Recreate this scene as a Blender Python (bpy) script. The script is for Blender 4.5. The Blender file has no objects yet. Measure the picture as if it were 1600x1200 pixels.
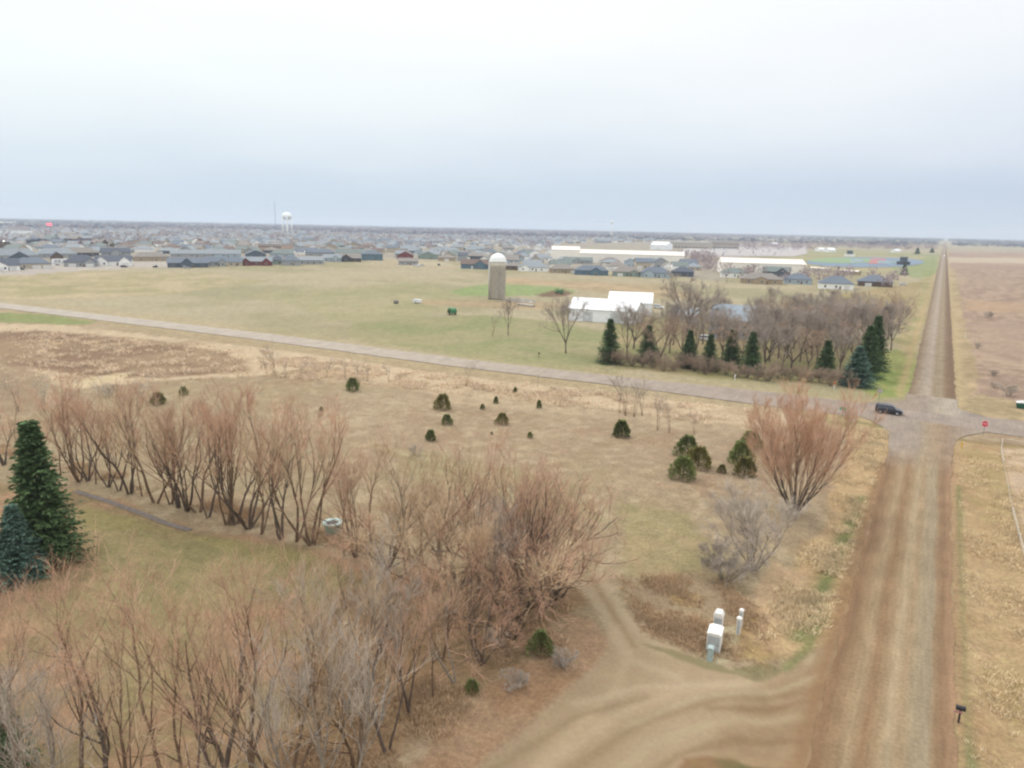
import bpy, math, random
import numpy as np

# ------------------------------------------------------------------ camera
F = 1111.0; H = 34.0                      # focal length in photograph pixels (1600 wide), eye height in metres
ROLL = math.atan2(34, 1600)
PITCH = math.atan(245 * math.cos(ROLL) / F)
YAW = math.radians(30.605)
sc = bpy.context.scene
col = sc.collection
_f = np.array((-math.sin(YAW)*math.cos(PITCH), math.cos(YAW)*math.cos(PITCH), -math.sin(PITCH)))
_r = np.array((math.cos(YAW), math.sin(YAW), 0.0))
_u = np.cross(_r, _f)
RGT = math.cos(ROLL)*_r + math.sin(ROLL)*_u
UPV = -math.sin(ROLL)*_r + math.cos(ROLL)*_u
cd = bpy.data.cameras.new('camera'); cam = bpy.data.objects.new('camera', cd); col.objects.link(cam)
from mathutils import Matrix, Vector
M = Matrix.Identity(4)
for i in range(3):
    M[i][0] = RGT[i]; M[i][1] = UPV[i]; M[i][2] = -_f[i]
M[2][3] = H
cam.matrix_world = M
cd.sensor_fit = 'HORIZONTAL'; cd.sensor_width = 36; cd.lens = F/1600*36
cd.clip_start = 0.5; cd.clip_end = 60000
sc.camera = cam

# ------------------------------------------------------------------ world, sun, exposure
SUN_EL, SUN_AZ = math.radians(48), math.radians(-75)      # azimuth from +Y, clockwise
W = bpy.data.worlds.new('World'); sc.world = W; W.use_nodes = True
nt = W.node_tree; nt.nodes.clear()
def N(t, kind, **kw):
    n = t.nodes.new(kind)
    for k, v in kw.items(): setattr(n, k, v)
    return n
def lin(c):
    return tuple(((v/255)/12.92 if v/255 <= .04045 else ((v/255+.055)/1.055)**2.4) for v in c)
out = N(nt, 'ShaderNodeOutputWorld')
sky = N(nt, 'ShaderNodeTexSky', sky_type='NISHITA', sun_disc=False)
sky.sun_elevation = SUN_EL; sky.sun_rotation = SUN_AZ
bgs = N(nt, 'ShaderNodeBackground'); bgs.inputs['Strength'].default_value = 0.09
nt.links.new(sky.outputs[0], bgs.inputs['Color'])
tc = N(nt, 'ShaderNodeTexCoord'); sp = N(nt, 'ShaderNodeSeparateXYZ')
nt.links.new(tc.outputs['Generated'], sp.inputs[0])
cn = N(nt, 'ShaderNodeTexNoise'); cn.inputs['Scale'].default_value = 1.6; cn.inputs['Detail'].default_value = 4; cn.inputs['Roughness'].default_value = .5
mp = N(nt, 'ShaderNodeMapping'); mp.inputs['Scale'].default_value = (1, 1, 5)
nt.links.new(tc.outputs['Generated'], mp.inputs[0]); nt.links.new(mp.outputs[0], cn.inputs['Vector'])
# elevation plus a little cloud noise drives the overcast ramps
ma = N(nt, 'ShaderNodeMath', operation='MULTIPLY_ADD'); ma.inputs[1].default_value = .16; 
sb = N(nt, 'ShaderNodeMath', operation='SUBTRACT'); sb.inputs[1].default_value = .5
nt.links.new(cn.outputs[0], sb.inputs[0]); nt.links.new(sb.outputs[0], ma.inputs[0]); nt.links.new(sp.outputs[2], ma.inputs[2])
def ramp(t, stops, src):
    r = N(t, 'ShaderNodeValToRGB'); cr = r.color_ramp
    while len(cr.elements) < len(stops): cr.elements.new(.5)
    for e, (p, c) in zip(cr.elements, stops):
        e.position = p; e.color = (*c, 1)
    t.links.new(src, r.inputs[0]); return r
rl = ramp(nt, [(0, lin((196,212,226))), (.05, lin((206,221,233))), (.10, lin((226,235,241))), (.17, lin((242,249,249))), (.25, lin((253,255,255))), (.5, (1,1,1)), (1, (1,1,1))], ma.outputs[0])
rr = ramp(nt, [(0, lin((206,212,224))), (.012, lin((200,211,226))), (.06, lin((192,206,224))), (.11, lin((208,218,232))), (.18, lin((231,236,243))), (.27, lin((246,249,251))), (.6, (1,1,1))], ma.outputs[0])
mz = N(nt, 'ShaderNodeMapRange'); mz.inputs[1].default_value = -.9; mz.inputs[2].default_value = .12
mz.inputs[3].default_value = 0; mz.inputs[4].default_value = 1
nt.links.new(sp.outputs[0], mz.inputs[0])
mx = N(nt, 'ShaderNodeMixRGB'); nt.links.new(mz.outputs[0], mx.inputs[0]); nt.links.new(rl.outputs[0], mx.inputs[1]); nt.links.new(rr.outputs[0], mx.inputs[2])
# an overcast dome is brighter overhead than at the horizon
zb = N(nt, 'ShaderNodeMapRange'); zb.inputs[1].default_value = .35; zb.inputs[2].default_value = .95; zb.inputs[3].default_value = 1.0; zb.inputs[4].default_value = 1.9
nt.links.new(sp.outputs[2], zb.inputs[0])
bgc = N(nt, 'ShaderNodeBackground'); nt.links.new(mx.outputs[0], bgc.inputs['Color']); nt.links.new(zb.outputs[0], bgc.inputs['Strength'])
ms = N(nt, 'ShaderNodeMixShader'); ms.inputs[0].default_value = .98
nt.links.new(bgs.outputs[0], ms.inputs[1]); nt.links.new(bgc.outputs[0], ms.inputs[2]); nt.links.new(ms.outputs[0], out.inputs['Surface'])
sl = bpy.data.lights.new('sun', 'SUN'); sl.energy = 0.9; sl.angle = math.radians(14); sl.color = (1, .97, .93)
so = bpy.data.objects.new('sun', sl); col.objects.link(so)
sd = Vector((math.sin(SUN_AZ)*math.cos(SUN_EL), math.cos(SUN_AZ)*math.cos(SUN_EL), math.sin(SUN_EL)))
so.rotation_euler = sd.to_track_quat('Z', 'Y').to_euler(); so.location = (0, 0, 90)
vs = sc.view_settings; vs.view_transform = 'Standard'; vs.look = 'None'; vs.exposure = 0.10; vs.gamma = 1.0; vs.use_curve_mapping = False
sc.cycles.max_bounces = 4; sc.cycles.diffuse_bounces = 2; sc.cycles.volume_bounces = 1; sc.cycles.transparent_max_bounces = 6
sc.cycles.filter_width = 2.3
HAZE = 1.35e-4
KALB = 0.66                                # photographed colour -> base colour under this light

# ------------------------------------------------------------------ small helpers
def at(px, py, z=0.0):
    a = (px-800)/F; b = (600-py)/F
    d = _f + a*RGT + b*UPV
    t = (z-H)/d[2]
    return np.array((d[0]*t, d[1]*t, z))
def proj(p):
    d = np.asarray(p, float) - np.array((0, 0, H))
    w = d @ _f
    return 800 + F*(d @ RGT)/w, 600 - F*(d @ UPV)/w, w
def mpp(p):                                # metres per photograph pixel at a point
    return proj(p)[2]/F
def height_to(px, py, ty):                 # height of a thing whose base is at row py and top at row ty
    p = at(px, py); lo, hi = 0, 120
    for _ in range(40):
        m = (lo+hi)/2
        if proj((p[0], p[1], m))[1] > ty: lo = m
        else: hi = m
    return lo
def hsh(ix, iy, s):
    h = (ix*374761393 + iy*668265263 + s*1442695041) & 0xffffffff
    h = ((h ^ (h >> 13))*1274126177) & 0xffffffff
    return ((h ^ (h >> 16)) & 0xffff)/65535.0
def vnoise(x, y, s=0):
    x = np.asarray(x, float); y = np.asarray(y, float)
    ix = np.floor(x).astype(np.int64); iy = np.floor(y).astype(np.int64)
    fx = x-ix; fy = y-iy; fx = fx*fx*(3-2*fx); fy = fy*fy*(3-2*fy)
    a = hsh(ix, iy, s); b = hsh(ix+1, iy, s); c = hsh(ix, iy+1, s); d = hsh(ix+1, iy+1, s)
    return (a*(1-fx)+b*fx)*(1-fy) + (c*(1-fx)+d*fx)*fy
def fbm(x, y, s=0, o=4):
    v = 0; a = .5; t = 0
    for k in range(o):
        v = v + a*vnoise(x*2**k + 17*k, y*2**k - 9*k, s+k); t += a; a *= .55
    return v/t
def sstep(v, a, b):
    t = np.clip((v-a)/(b-a), 0, 1); return t*t*(3-2*t)

def tag(o, label=None, cat=None, group=None, kind=None):
    if label: o['label'] = label
    if cat: o['category'] = cat
    if group: o['group'] = group
    if kind: o['kind'] = kind
    return o
def empty(name, loc=(0, 0, 0), rz=0.0, label=None, cat=None, group=None):
    o = bpy.data.objects.new(name, None); col.objects.link(o); o.empty_display_size = .5
    o.location = tuple(float(v) for v in loc); o.rotation_euler = (0, 0, rz)
    return tag(o, label, cat, group)
def link(name, me, mats, parent=None, smooth=False):
    if not isinstance(mats, (list, tuple)): mats = [mats]
    if len(me.materials) == 0:
        for m in mats: me.materials.append(m)
    o = bpy.data.objects.new(name, me); col.objects.link(o)
    if parent is not None: o.parent = parent
    if smooth: me.polygons.foreach_set('use_smooth', [True]*len(me.polygons))
    return o
def copy_tree(o, parent=None):
    c = o.copy(); col.objects.link(c)
    if parent is not None: c.parent = parent
    for ch in list(o.children): copy_tree(ch, c)
    return c
def np_mesh(name, V, Fq, mi=None):
    """mesh from numpy vertices and an (n,3) or (n,4) face array, or a list of such arrays"""
    me = bpy.data.meshes.new(name)
    if not isinstance(Fq, list): Fq = [Fq]
    Fq = [np.asarray(f, np.int32) for f in Fq if len(f)]
    V = np.asarray(V, np.float32)
    nl = sum(f.size for f in Fq); nf = sum(len(f) for f in Fq)
    me.vertices.add(len(V)); me.vertices.foreach_set('co', V.ravel())
    me.loops.add(nl); me.loops.foreach_set('vertex_index', np.concatenate([f.ravel() for f in Fq]))
    me.polygons.add(nf)
    tot = np.concatenate([np.full(len(f), f.shape[1], np.int32) for f in Fq])
    st = np.concatenate(([0], np.cumsum(tot)[:-1])).astype(np.int32)
    me.polygons.foreach_set('loop_start', st)
    if mi is not None: me.polygons.foreach_set('material_index', np.asarray(mi, np.int32))
    me.update(calc_edges=True); me.validate()
    return me
def col_attr(me, rgb, name='Col'):
    a = me.color_attributes.new(name, 'FLOAT_COLOR', 'POINT')
    c = np.ones((len(me.vertices), 4), np.float32); c[:, :3] = rgb
    a.data.foreach_set('color', c.ravel())
class MB:
    """collects primitives into one mesh"""
    def __init__(s): s.v = []; s.f = []; s.m = []; s.mi = 0
    def add(s, vs, fs):
        b = len(s.v); s.v += [tuple(map(float, v)) for v in vs]
        s.f += [tuple(b+i for i in f) for f in fs]; s.m += [s.mi]*len(fs); return s
    def box(s, x0, x1, y0, y1, z0, z1):
        return s.add([(x0,y0,z0),(x1,y0,z0),(x1,y1,z0),(x0,y1,z0),(x0,y0,z1),(x1,y0,z1),(x1,y1,z1),(x0,y1,z1)],
                     [(0,3,2,1),(4,5,6,7),(0,1,5,4),(1,2,6,5),(2,3,7,6),(3,0,4,7)])
    def prism(s, poly, a, b, axis='x'):
        """poly of (u,z) extruded along x (u=y) or along y (u=x)"""
        n = len(poly)
        if axis == 'x': vs = [(a,u,z) for u, z in poly] + [(b,u,z) for u, z in poly]
        elif axis == 'y': vs = [(u,a,z) for u, z in poly] + [(u,b,z) for u, z in poly]
        else: vs = [(u,w,a) for u, w in poly] + [(u,w,b) for u, w in poly]
        fs = [tuple(range(n-1,-1,-1)), tuple(range(n,2*n))] + [(i,(i+1)%n,n+(i+1)%n,n+i) for i in range(n)]
        return s.add(vs, fs)
    def tube(s, p, q, r0, r1=None, n=8):
        r1 = r0 if r1 is None else r1
        p = Vector(p); q = Vector(q); d = (q-p).normalized()
        a = d.orthogonal().normalized(); b = d.cross(a)
        vs = [p+(a*math.cos(2*math.pi*i/n)+b*math.sin(2*math.pi*i/n))*r0 for i in range(n)] + \
             [q+(a*math.cos(2*math.pi*i/n)+b*math.sin(2*math.pi*i/n))*r1 for i in range(n)]
        return s.add(vs, [tuple(range(n-1,-1,-1)), tuple(range(n,2*n))] + [(i,(i+1)%n,n+(i+1)%n,n+i) for i in range(n)])
    def lathe(s, prof, n=24, c=(0,0)):
        vs = []; 
        for r, z in prof: vs += [(c[0]+r*math.cos(2*math.pi*i/n), c[1]+r*math.sin(2*math.pi*i/n), z) for i in range(n)]
        fs = [tuple(range(n-1,-1,-1))]
        for k in range(len(prof)-1): fs += [(k*n+i, k*n+(i+1)%n, (k+1)*n+(i+1)%n, (k+1)*n+i) for i in range(n)]
        fs.append(tuple(range((len(prof)-1)*n, len(prof)*n)))
        return s.add(vs, fs)
    def mesh(s, name):
        me = bpy.data.meshes.new(name); me.from_pydata(s.v, [], s.f)
        me.polygons.foreach_set('material_index', s.m); me.update(); return me
    def build(s, name, mats, parent=None, smooth=False):
        return link(name, s.mesh(name), mats, parent, smooth)

# ------------------------------------------------------------------ materials
MATS = {}
def mat(name, rgb, rough=.8, var=.15, scale=1.0, island=0.0, metal=0.0, emit=0.0, spec=.3, objvar=0.0, bump=0.0):
    if name in MATS: return MATS[name]
    m = bpy.data.materials.new(name); m.use_nodes = True; t = m.node_tree
    b = t.nodes['Principled BSDF']; b.inputs['Roughness'].default_value = rough
    b.inputs['Metallic'].default_value = metal; b.inputs['Specular IOR Level'].default_value = spec
    c = N(t, 'ShaderNodeRGB'); c.outputs[0].default_value = (*rgb, 1)
    hs = N(t, 'ShaderNodeHueSaturation'); t.links.new(c.outputs[0], hs.inputs['Color'])
    tcn = N(t, 'ShaderNodeTexCoord'); no = N(t, 'ShaderNodeTexNoise'); no.inputs['Scale'].default_value = scale; no.inputs['Detail'].default_value = 5
    t.links.new(tcn.outputs['Object'], no.inputs['Vector'])
    mr = N(t, 'ShaderNodeMapRange'); mr.inputs[1].default_value = .3; mr.inputs[2].default_value = .7
    mr.inputs[3].default_value = 1-var; mr.inputs[4].default_value = 1+var
    t.links.new(no.outputs[0], mr.inputs[0]); val = mr.outputs[0]
    if island:
        g = N(t, 'ShaderNodeNewGeometry'); a = N(t, 'ShaderNodeMapRange'); a.inputs[3].default_value = 1-island; a.inputs[4].default_value = 1+island
        t.links.new(g.outputs['Random Per Island'], a.inputs[0])
        q = N(t, 'ShaderNodeMath', operation='MULTIPLY'); t.links.new(val, q.inputs[0]); t.links.new(a.outputs[0], q.inputs[1]); val = q.outputs[0]
    if objvar:
        g = N(t, 'ShaderNodeObjectInfo'); a = N(t, 'ShaderNodeMapRange'); a.inputs[3].default_value = 1-objvar; a.inputs[4].default_value = 1+objvar
        t.links.new(g.outputs['Random'], a.inputs[0])
        q = N(t, 'ShaderNodeMath', operation='MULTIPLY'); t.links.new(val, q.inputs[0]); t.links.new(a.outputs[0], q.inputs[1]); val = q.outputs[0]
    t.links.new(val, hs.inputs['Value']); t.links.new(hs.outputs[0], b.inputs['Base Color'])
    if bump:
        bp = N(t, 'ShaderNodeBump'); bp.inputs['Strength'].default_value = bump; t.links.new(no.outputs[0], bp.inputs['Height']); t.links.new(bp.outputs[0], b.inputs['Normal'])
    if emit:
        b.inputs['Emission Color'].default_value = (*rgb, 1); b.inputs['Emission Strength'].default_value = emit
    MATS[name] = m; return m
def pm(name, srgb, k=KALB, **kw):           # material from a photographed colour
    return mat(name, tuple(v*k for v in lin(srgb)), **kw)

# ------------------------------------------------------------------ ground
def gz(x, y):
    """relief: shallow ditches beside both roads, very slight undulation"""
    x = np.asarray(x, float); y = np.asarray(y, float)
    r = np.hypot(x, y)
    und = (fbm(x/23, y/23, 5, 2)-.5)*.35*sstep(r, 30, 60)
    yc = cross_y(x)
    d1 = np.maximum(-3.6-x, x-5.4); d2 = np.abs(y-yc)-6.0
    d = np.minimum(np.maximum(d1, -3), np.maximum(d2, -3))
    ditch = -.45*np.exp(-((d-3.2)/1.6)**2)
    und = und*sstep(d, 0, 4)
    ditch = ditch*sstep(np.hypot(x-1, y-150), 20, 40)
    return und + ditch*(d > 0) - .06*(d <= 0)
def cross_y(x):
    return np.interp(x, [-3000, -330, -175, -100, -40, 0, 60, 3000], [55, 135.5, 145, 146.5, 151.5, 154.0, 159, 330])
PAL = dict(meadow=(174,152,124), olive=(168,160,120), tan=(188,172,138), green=(150,160,104), reed=(207,184,153), rust=(150,122,100),
           straw=(196,172,132), litter=(170,130,98), lawn=(141,132,88), dirt=(170,151,118))
def ang_arr():
    c = math.pi/2 + YAW
    dense = np.linspace(c-math.radians(43), c+math.radians(43), 780)
    rest = np.linspace(c+math.radians(43), c+math.radians(317), 80)[1:-1]
    return np.concatenate((dense, rest))
A = ang_arr()
rows = np.concatenate((np.arange(1050, 62, -2.0), np.arange(62, 24, -.8), np.arange(24, 2.2, -.4)))
RR = np.concatenate(([.5, 8, 16, 24, 30], F*H/rows, [14200]))
RR = np.unique(RR)
nr, na = len(RR), len(A)
gx = (RR[:, None]*np.cos(A)[None, :]).ravel(); gy = (RR[:, None]*np.sin(A)[None, :]).ravel()
C = np.empty((len(gx), 3)); C[:] = lin(PAL['meadow'])
gr = np.hypot(gx, gy)
# precomputed noises
n1 = fbm(gx/3.1, gy/3.1, 1, 4); n2 = fbm(gx/14, gy/14, 2, 4); n3 = fbm(gx/60, gy/60, 3, 4); n4 = fbm(gx/190, gy/120, 4, 3)
def blend(m, c, c2=None, nz=None, lo=.35, hi=.65):
    cc = np.array(lin(c))[None, :]
    if c2 is not None:
        q = sstep(nz, lo, hi)[:, None]; cc = cc*(1-q) + np.array(lin(c2))[None, :]*q
    C[:] = C*(1-m[:, None]) + cc*m[:, None]
def sdist(P):
    """signed distance (inside positive) of every ground vertex to a world polygon"""
    n = len(P); ins = np.zeros(len(gx), bool); d = np.full(len(gx), 1e18)
    for i in range(n):
        x0, y0 = P[i][:2]; x1, y1 = P[(i+1) % n][:2]
        dx, dy = x1-x0, y1-y0; L = dx*dx+dy*dy+1e-9
        t = np.clip(((gx-x0)*dx+(gy-y0)*dy)/L, 0, 1)
        d = np.minimum(d, (gx-x0-t*dx)**2+(gy-y0-t*dy)**2)
        c = ((y0 > gy) != (y1 > gy)) & (gx < (x1-x0)*(gy-y0)/((y1-y0) if y1 != y0 else 1e-9)+x0)
        ins ^= c
    d = np.sqrt(d); return np.where(ins, d, -d)
NZ = np.ones(len(gx))
def calm(pts, soft, to):
    P = [at(x, y) for x, y in pts]; s = soft*np.median([mpp(p) for p in P]); d = sdist(P) + (n1-.5)*s*2
    NZ[:] = NZ*(1-sstep(d, -s, s)*(1-to))
def poly(pts, c, c2=None, nz=None, soft=6, rag=1.0, a=1.0, lo=.35, hi=.65):
    P = [at(x, y) for x, y in pts]
    s = soft*np.median([mpp(p) for p in P])
    d = sdist(P) + (n1-.5)*s*3.5*rag + (n2-.5)*s*7.0*rag
    blend(sstep(d, -s*1.3, s*1.3)*a, c, c2, nz, lo, hi)
def line(pts, w, c, a=1.0, world=False, rag=.5):
    P = [p if world else at(*p) for p in pts]; d = np.full(len(gx), 1e18)
    for p, q in zip(P[:-1], P[1:]):
        dx, dy = q[0]-p[0], q[1]-p[1]; L = dx*dx+dy*dy+1e-9
        t = np.clip(((gx-p[0])*dx+(gy-p[1])*dy)/L, 0, 1)
        d = np.minimum(d, (gx-p[0]-t*dx)**2+(gy-p[1]-t*dy)**2)
    d = np.sqrt(d) + (n1-.5)*w*rag
    blend(np.exp(-(d/w)**2)*a, c)

# meadow variation
blend(sstep(n2, .42, .62)*.6, (186,167,136)); blend(sstep(n1, .48, .68)*.5, (152,132,102)); blend(sstep(n3, .48, .62)*.5, (164,148,114)); blend(sstep(fbm(gx/6, gy/6, 71, 4), .5, .66)*.45, (166,138,110)); blend(sstep(fbm(gx/2, gy/2, 72, 3), .56, .72)*.5, (196,178,146))
# far country default
blend(sstep(gr, 450, 700), (172,164,140), (188,172,142), n4)
# big hay field beyond the cross road
poly([(-500,420),(-500,450),(0,477),(430,528),(700,566),(960,590),(1200,614),(1425,632),(1466,420),(1470,404),(1100,384),(0,384)], (168,159,124), (184,171,140), n3, soft=3, lo=.42, hi=.62)
poly([(-100,436),(150,424),(330,426),(420,440),(240,462),(60,470),(-100,466)], (196,178,143), (172,162,120), n2, soft=6, a=.8)
poly([(420,428),(600,424),(760,446),(560,436),(400,436)], (188,173,140), soft=3, a=.7)
poly([(400,462),(640,440),(770,470),(660,500),(520,500)], (160,157,112), (176,166,126), n2, soft=10, a=.6)
poly([(700,455),(760,444),(860,447),(905,455),(840,462),(720,462)], (146,164,104), soft=3, a=.85)
poly([(780,434),(1040,445),(1110,470),(1000,465),(860,447),(790,443)], (196,170,135), (176,156,122), n2, soft=3, a=.9)
poly([(650,470),(780,470),(880,473),(900,482),(820,484),(660,476)], (190,166,132), (170,150,118), n2, soft=2, a=.85)
poly([(550,505),(760,492),(880,505),(960,520),(960,586),(860,578),(700,556),(560,532)], (150,152,106), (166,158,118), n2, soft=8, a=.9)
poly([(950,500),(1110,490),(1330,500),(1390,560),(1330,604),(1100,590),(960,575)], (168,152,112), (150,146,98), n2, soft=6, a=.9)
poly([(1340,606),(1385,556),(1432,520),(1428,600),(1408,622),(1370,622)], (142,158,88), (158,160,100), n2, soft=3)
poly([(1420,470),(1450,420),(1462,420),(1440,520),(1425,560),(1395,540)], (184,166,126), (164,156,110), n2, soft=3)
poly([(1300,462),(1440,440),(1400,520),(1300,495)], (180,158,120), (164,148,104), n2, soft=4, a=.9)
poly([(855,456),(880,452),(895,458),(880,464),(845,464),(838,461)], (132,108,86), soft=2)
poly([(-80,428),(0,431),(60,428),(140,421),(250,418),(300,416),(270,408),(150,409),(0,414),(-80,416)], (208,200,188), (190,180,168), n3, soft=1.5)
poly([(560,404),(640,400),(700,412),(745,420),(700,421),(640,417),(600,412)], (200,190,160), (186,170,140), n3, soft=1.5, a=.8)
line([(0,477),(200,499),(430,529),(700,566),(900,589),(1100,611),(1330,645)], 12, (190,172,134), .7)
# verge, reeds and thickets below the cross road
poly([(-40,486),(60,490),(150,502),(120,508),(0,504)], (146,152,98), soft=3)
poly([(-60,503),(100,508),(430,545),(700,585),(960,612),(1180,640),(1330,652),(1200,668),(1100,656),(960,640),(800,628),(620,606),(430,585),(200,600),(110,606),(0,560)], (206,184,152), (180,156,126), n2, soft=5, lo=.5, hi=.75)
poly([(-20,520),(60,514),(240,532),(360,552),(390,580),(260,592),(120,588),(0,570)], (148,122,98), (166,142,112), n2, soft=6)
poly([(100,606),(150,588),(215,578),(190,592),(130,608)], (208,188,150), soft=3)
poly([(-60,560),(70,600),(60,640),(-60,650)], (158,136,108), soft=5, a=.7)
poly([(640,600),(860,614),(960,640),(1120,664),(1180,680),(1060,670),(900,650),(700,630)], (200,178,146), (176,156,128), n1, soft=7, a=.7)
# green hint and old track through the meadow
poly([(560,690),(700,700),(900,760),(960,830),(880,800),(640,760)], (164,152,112), soft=10, a=.6)
poly([(960,780),(1080,800),(1130,870),(1060,930),(960,900)], (158,148,104), (170,152,112), n1, soft=12, a=.7)
line([(590,700),(680,720),(760,742),(830,790),(900,860),(925,890)], .7, (186,170,134), .7)
line([(604,708),(700,735),(800,800),(880,870)], .4, (140,124,92), .5)
# lower left lawn, leaf litter
poly([(-200,760),(60,750),(120,765),(320,822),(500,860),(620,900),(700,960),(560,1200),(-200,1300)], (152,132,98), (166,134,104), n1, soft=8, lo=.4, hi=.7)
poly([(110,800),(200,800),(330,835),(420,855),(530,884),(560,915),(500,960),(420,930),(330,960),(300,1040),(200,1120),(130,1000),(60,960),(120,900)], (144,135,93), (156,142,102), n1, soft=14, a=.9)
poly([(120,786),(300,828),(500,874),(440,884),(320,850),(200,830),(130,830)], (150,140,92), soft=6, a=.8)
poly([(-80,930),(40,915),(120,880),(140,860),(60,880),(-60,905)], (150,112,82), soft=6, a=.7)
poly([(620,900),(860,880),(960,940),(900,960),(820,1030),(700,1120),(560,1260),(400,1300),(420,1120),(520,980)], (152,120,88), (138,112,80), n1, soft=12, a=.75)
poly([(880,960),(930,958),(960,1010),(900,1080),(800,1160),(740,1230),(600,1260),(680,1130),(800,1050),(860,1000)], (176,146,116), (164,132,102), n1, soft=9)
# right of the hedge: rust weeds near the drive
poly([(950,900),(1100,900),(1190,960),(1200,1040),(1120,1040),(1010,990)], (162,140,112), (170,150,120), n1, soft=10, a=.8)
poly([(1040,930),(1070,922),(1100,934),(1080,946),(1050,942)], (186,158,104), soft=5, a=.7)
# gravel drive
DR = (182,160,130)
poly([(905,905),(935,890),(975,950),(1020,1000),(1100,1035),(1190,1056),(1300,1020),(1310,1100),(1290,1300),(650,1300),(760,1190),(880,1090),(950,1020),(940,960)], DR, (172,150,120), n2, soft=7)
poly([(1190,1060),(1300,1010),(1310,1300),(1080,1290),(1120,1130)], (156,130,99), (172,148,116), n1, soft=16, a=.75)
calm([(905,905),(935,890),(975,950),(1020,1000),(1100,1035),(1190,1056),(1300,1000),(1340,900),(1340,1300),(650,1300),(760,1190),(880,1090),(950,1020),(940,960)], 8, .28)
for pts, w, c, a_ in [([(912,915),(950,975),(985,1030),(1060,1060)], .5, (190,170,138), .8), ([(940,900),(980,965),(1040,1020),(1160,1052)], .5, (192,172,140), .8),
      ([(925,905),(965,970),(990,1010)], .35, (156,134,102), .7), ([(960,980),(980,1030),(960,1080),(860,1180),(780,1260)], .6, (190,168,136), .6),
      ([(1180,1062),(1060,1080),(960,1120),(860,1190),(800,1240)], .55, (192,170,138), .7), ([(1280,1075),(1130,1090),(1000,1130),(900,1200)], .5, (150,126,96), .6),
      ([(1290,1120),(1150,1120),(1020,1160),(940,1230)], .5, (186,168,134), .6), ([(1290,1160),(1160,1150),(1060,1180),(980,1240)], .4, (146,120,90), .6),
      ([(1300,1050),(1200,1075),(1090,1090),(980,1135)], .35, (188,172,138), .5), ([(1300,1090),(1220,1100),(1110,1108)], .35, (140,112,82), .5), ([(1290,1210),(1180,1180),(1100,1190),(1020,1240)], .5, (176,150,116), .6),
      ([(900,1100),(1000,1075),(1160,1068)], .4, (194,174,144), .6), ([(760,1210),(900,1120),(1010,1090)], .35, (150,130,98), .5)]:
    line(pts, w, c, a_)
poly([(1095,1022),(1120,985),(1150,978),(1160,992),(1140,1035),(1110,1040)], (186,173,140), soft=4)
poly([(985,1000),(1030,1018),(1100,1045),(1180,1062),(1230,1040),(1200,1028),(1140,1046),(1050,1016)], (134,126,90), soft=4, a=.75)
poly([(1050,1215),(1070,1186),(1150,1180),(1210,1200),(1230,1260)], (118,112,76), (150,120,88), n1, soft=6)
poly([(1155,960),(1200,950),(1240,1000),(1200,1040),(1150,1030)], (178,152,106), (158,128,92), n1, soft=8, a=.9)
# verge left of the main road
poly([(1400,672),(1385,740),(1345,860),(1300,1000),(1240,1030),(1170,1000),(1240,880),(1290,780),(1330,680),(1300,655)], (194,166,126), (172,146,108), n1, soft=7, lo=.45, hi=.7)
poly([(1210,880),(1260,900),(1230,960),(1190,980),(1180,930)], (202,172,136), soft=7, a=.8)
line([(1345,775),(1330,815),(1305,870),(1285,920),(1272,960),(1250,990)], .9, (122,130,82), .9)
line([(1290,960),(1260,1010),(1230,1035)], .5, (130,132,86), .8)
poly([(1330,645),(1395,672),(1398,690),(1300,668),(1220,640)], (190,166,126), (150,138,98), n1, soft=4)
# right side
RT = [(1492,640),(1488,520),(1483,430),(1481,393),(2400,400),(2400,640)]
poly(RT, (172,147,128), (184,160,136), n3, soft=1.5)
poly([(1500,420),(2400,440),(2400,640),(1500,635)], (158,134,114), (182,158,134), n1, soft=6, a=.6, lo=.38, hi=.6)
poly([(1482,402),(2400,412),(2400,420),(1483,410)], (200,182,156), soft=1)
poly([(1500,470),(2400,500),(2400,520),(1510,486)], (190,160,128), soft=5, a=.7)
poly([(1520,500),(1800,520),(2400,600),(1700,600),(1540,560)], (172,148,128), (184,160,136), n2, soft=8, a=.8)
poly([(1484,420),(1492,420),(1512,520),(1530,600),(1500,640),(1490,560)], (192,170,134), (170,150,116), n2, soft=2)
poly([(1490,620),(1530,615),(1700,650),(2000,680),(2000,700),(1600,668),(1492,655)], (190,168,132), (164,146,112), n1, soft=3)
poly([(1490,684),(1600,700),(2000,730),(2200,1400),(1486,1400)], (190,163,124), (168,140,104), n1, soft=2, lo=.4, hi=.72)
poly([(1515,700),(2100,740),(2200,1400),(1560,1400),(1530,1000)], (186,160,120), (164,148,100), n2, soft=12, a=.5, lo=.5, hi=.62)
poly([(1566,700),(2100,735),(2100,900),(1700,900),(1600,850)], (204,182,156), (196,170,140), n2, soft=2)
line([(1497,760),(1496,850),(1498,950),(1500,1050),(1505,1130),(1506,1200)], .55, (124,128,84), .85)
line([(1497,1150),(1510,1190),(1520,1240)], .7, (108,128,80), .8)
line([(1494,685),(1510,689),(1600,698)], 1.2, (146,128,90), .8)
# shoulders in brown earth
line([(-3.9, 25, 0), (-3.9, 118, 0)], .8, (150,118,86), .8, True); line([(5.3, 25, 0), (5.3, 125, 0)], .5, (178,146,112), .8, True)
line([(-4.3, 172, 0), (-4.5, 2500, 0)], 1.0, (188,164,122), .7, True); line([(7.2, 172, 0), (7.5, 2500, 0)], 1.2, (196,174,132), .7, True)
poly([(-300,352),(-300,412),(0,412),(140,404),(300,404),(560,403),(700,406),(780,418),(860,416),(1040,430),(1130,440),(1130,398),(1060,372),(800,358),(300,352)], (166,156,146), (178,168,148), n2, soft=2, a=.85)
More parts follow.
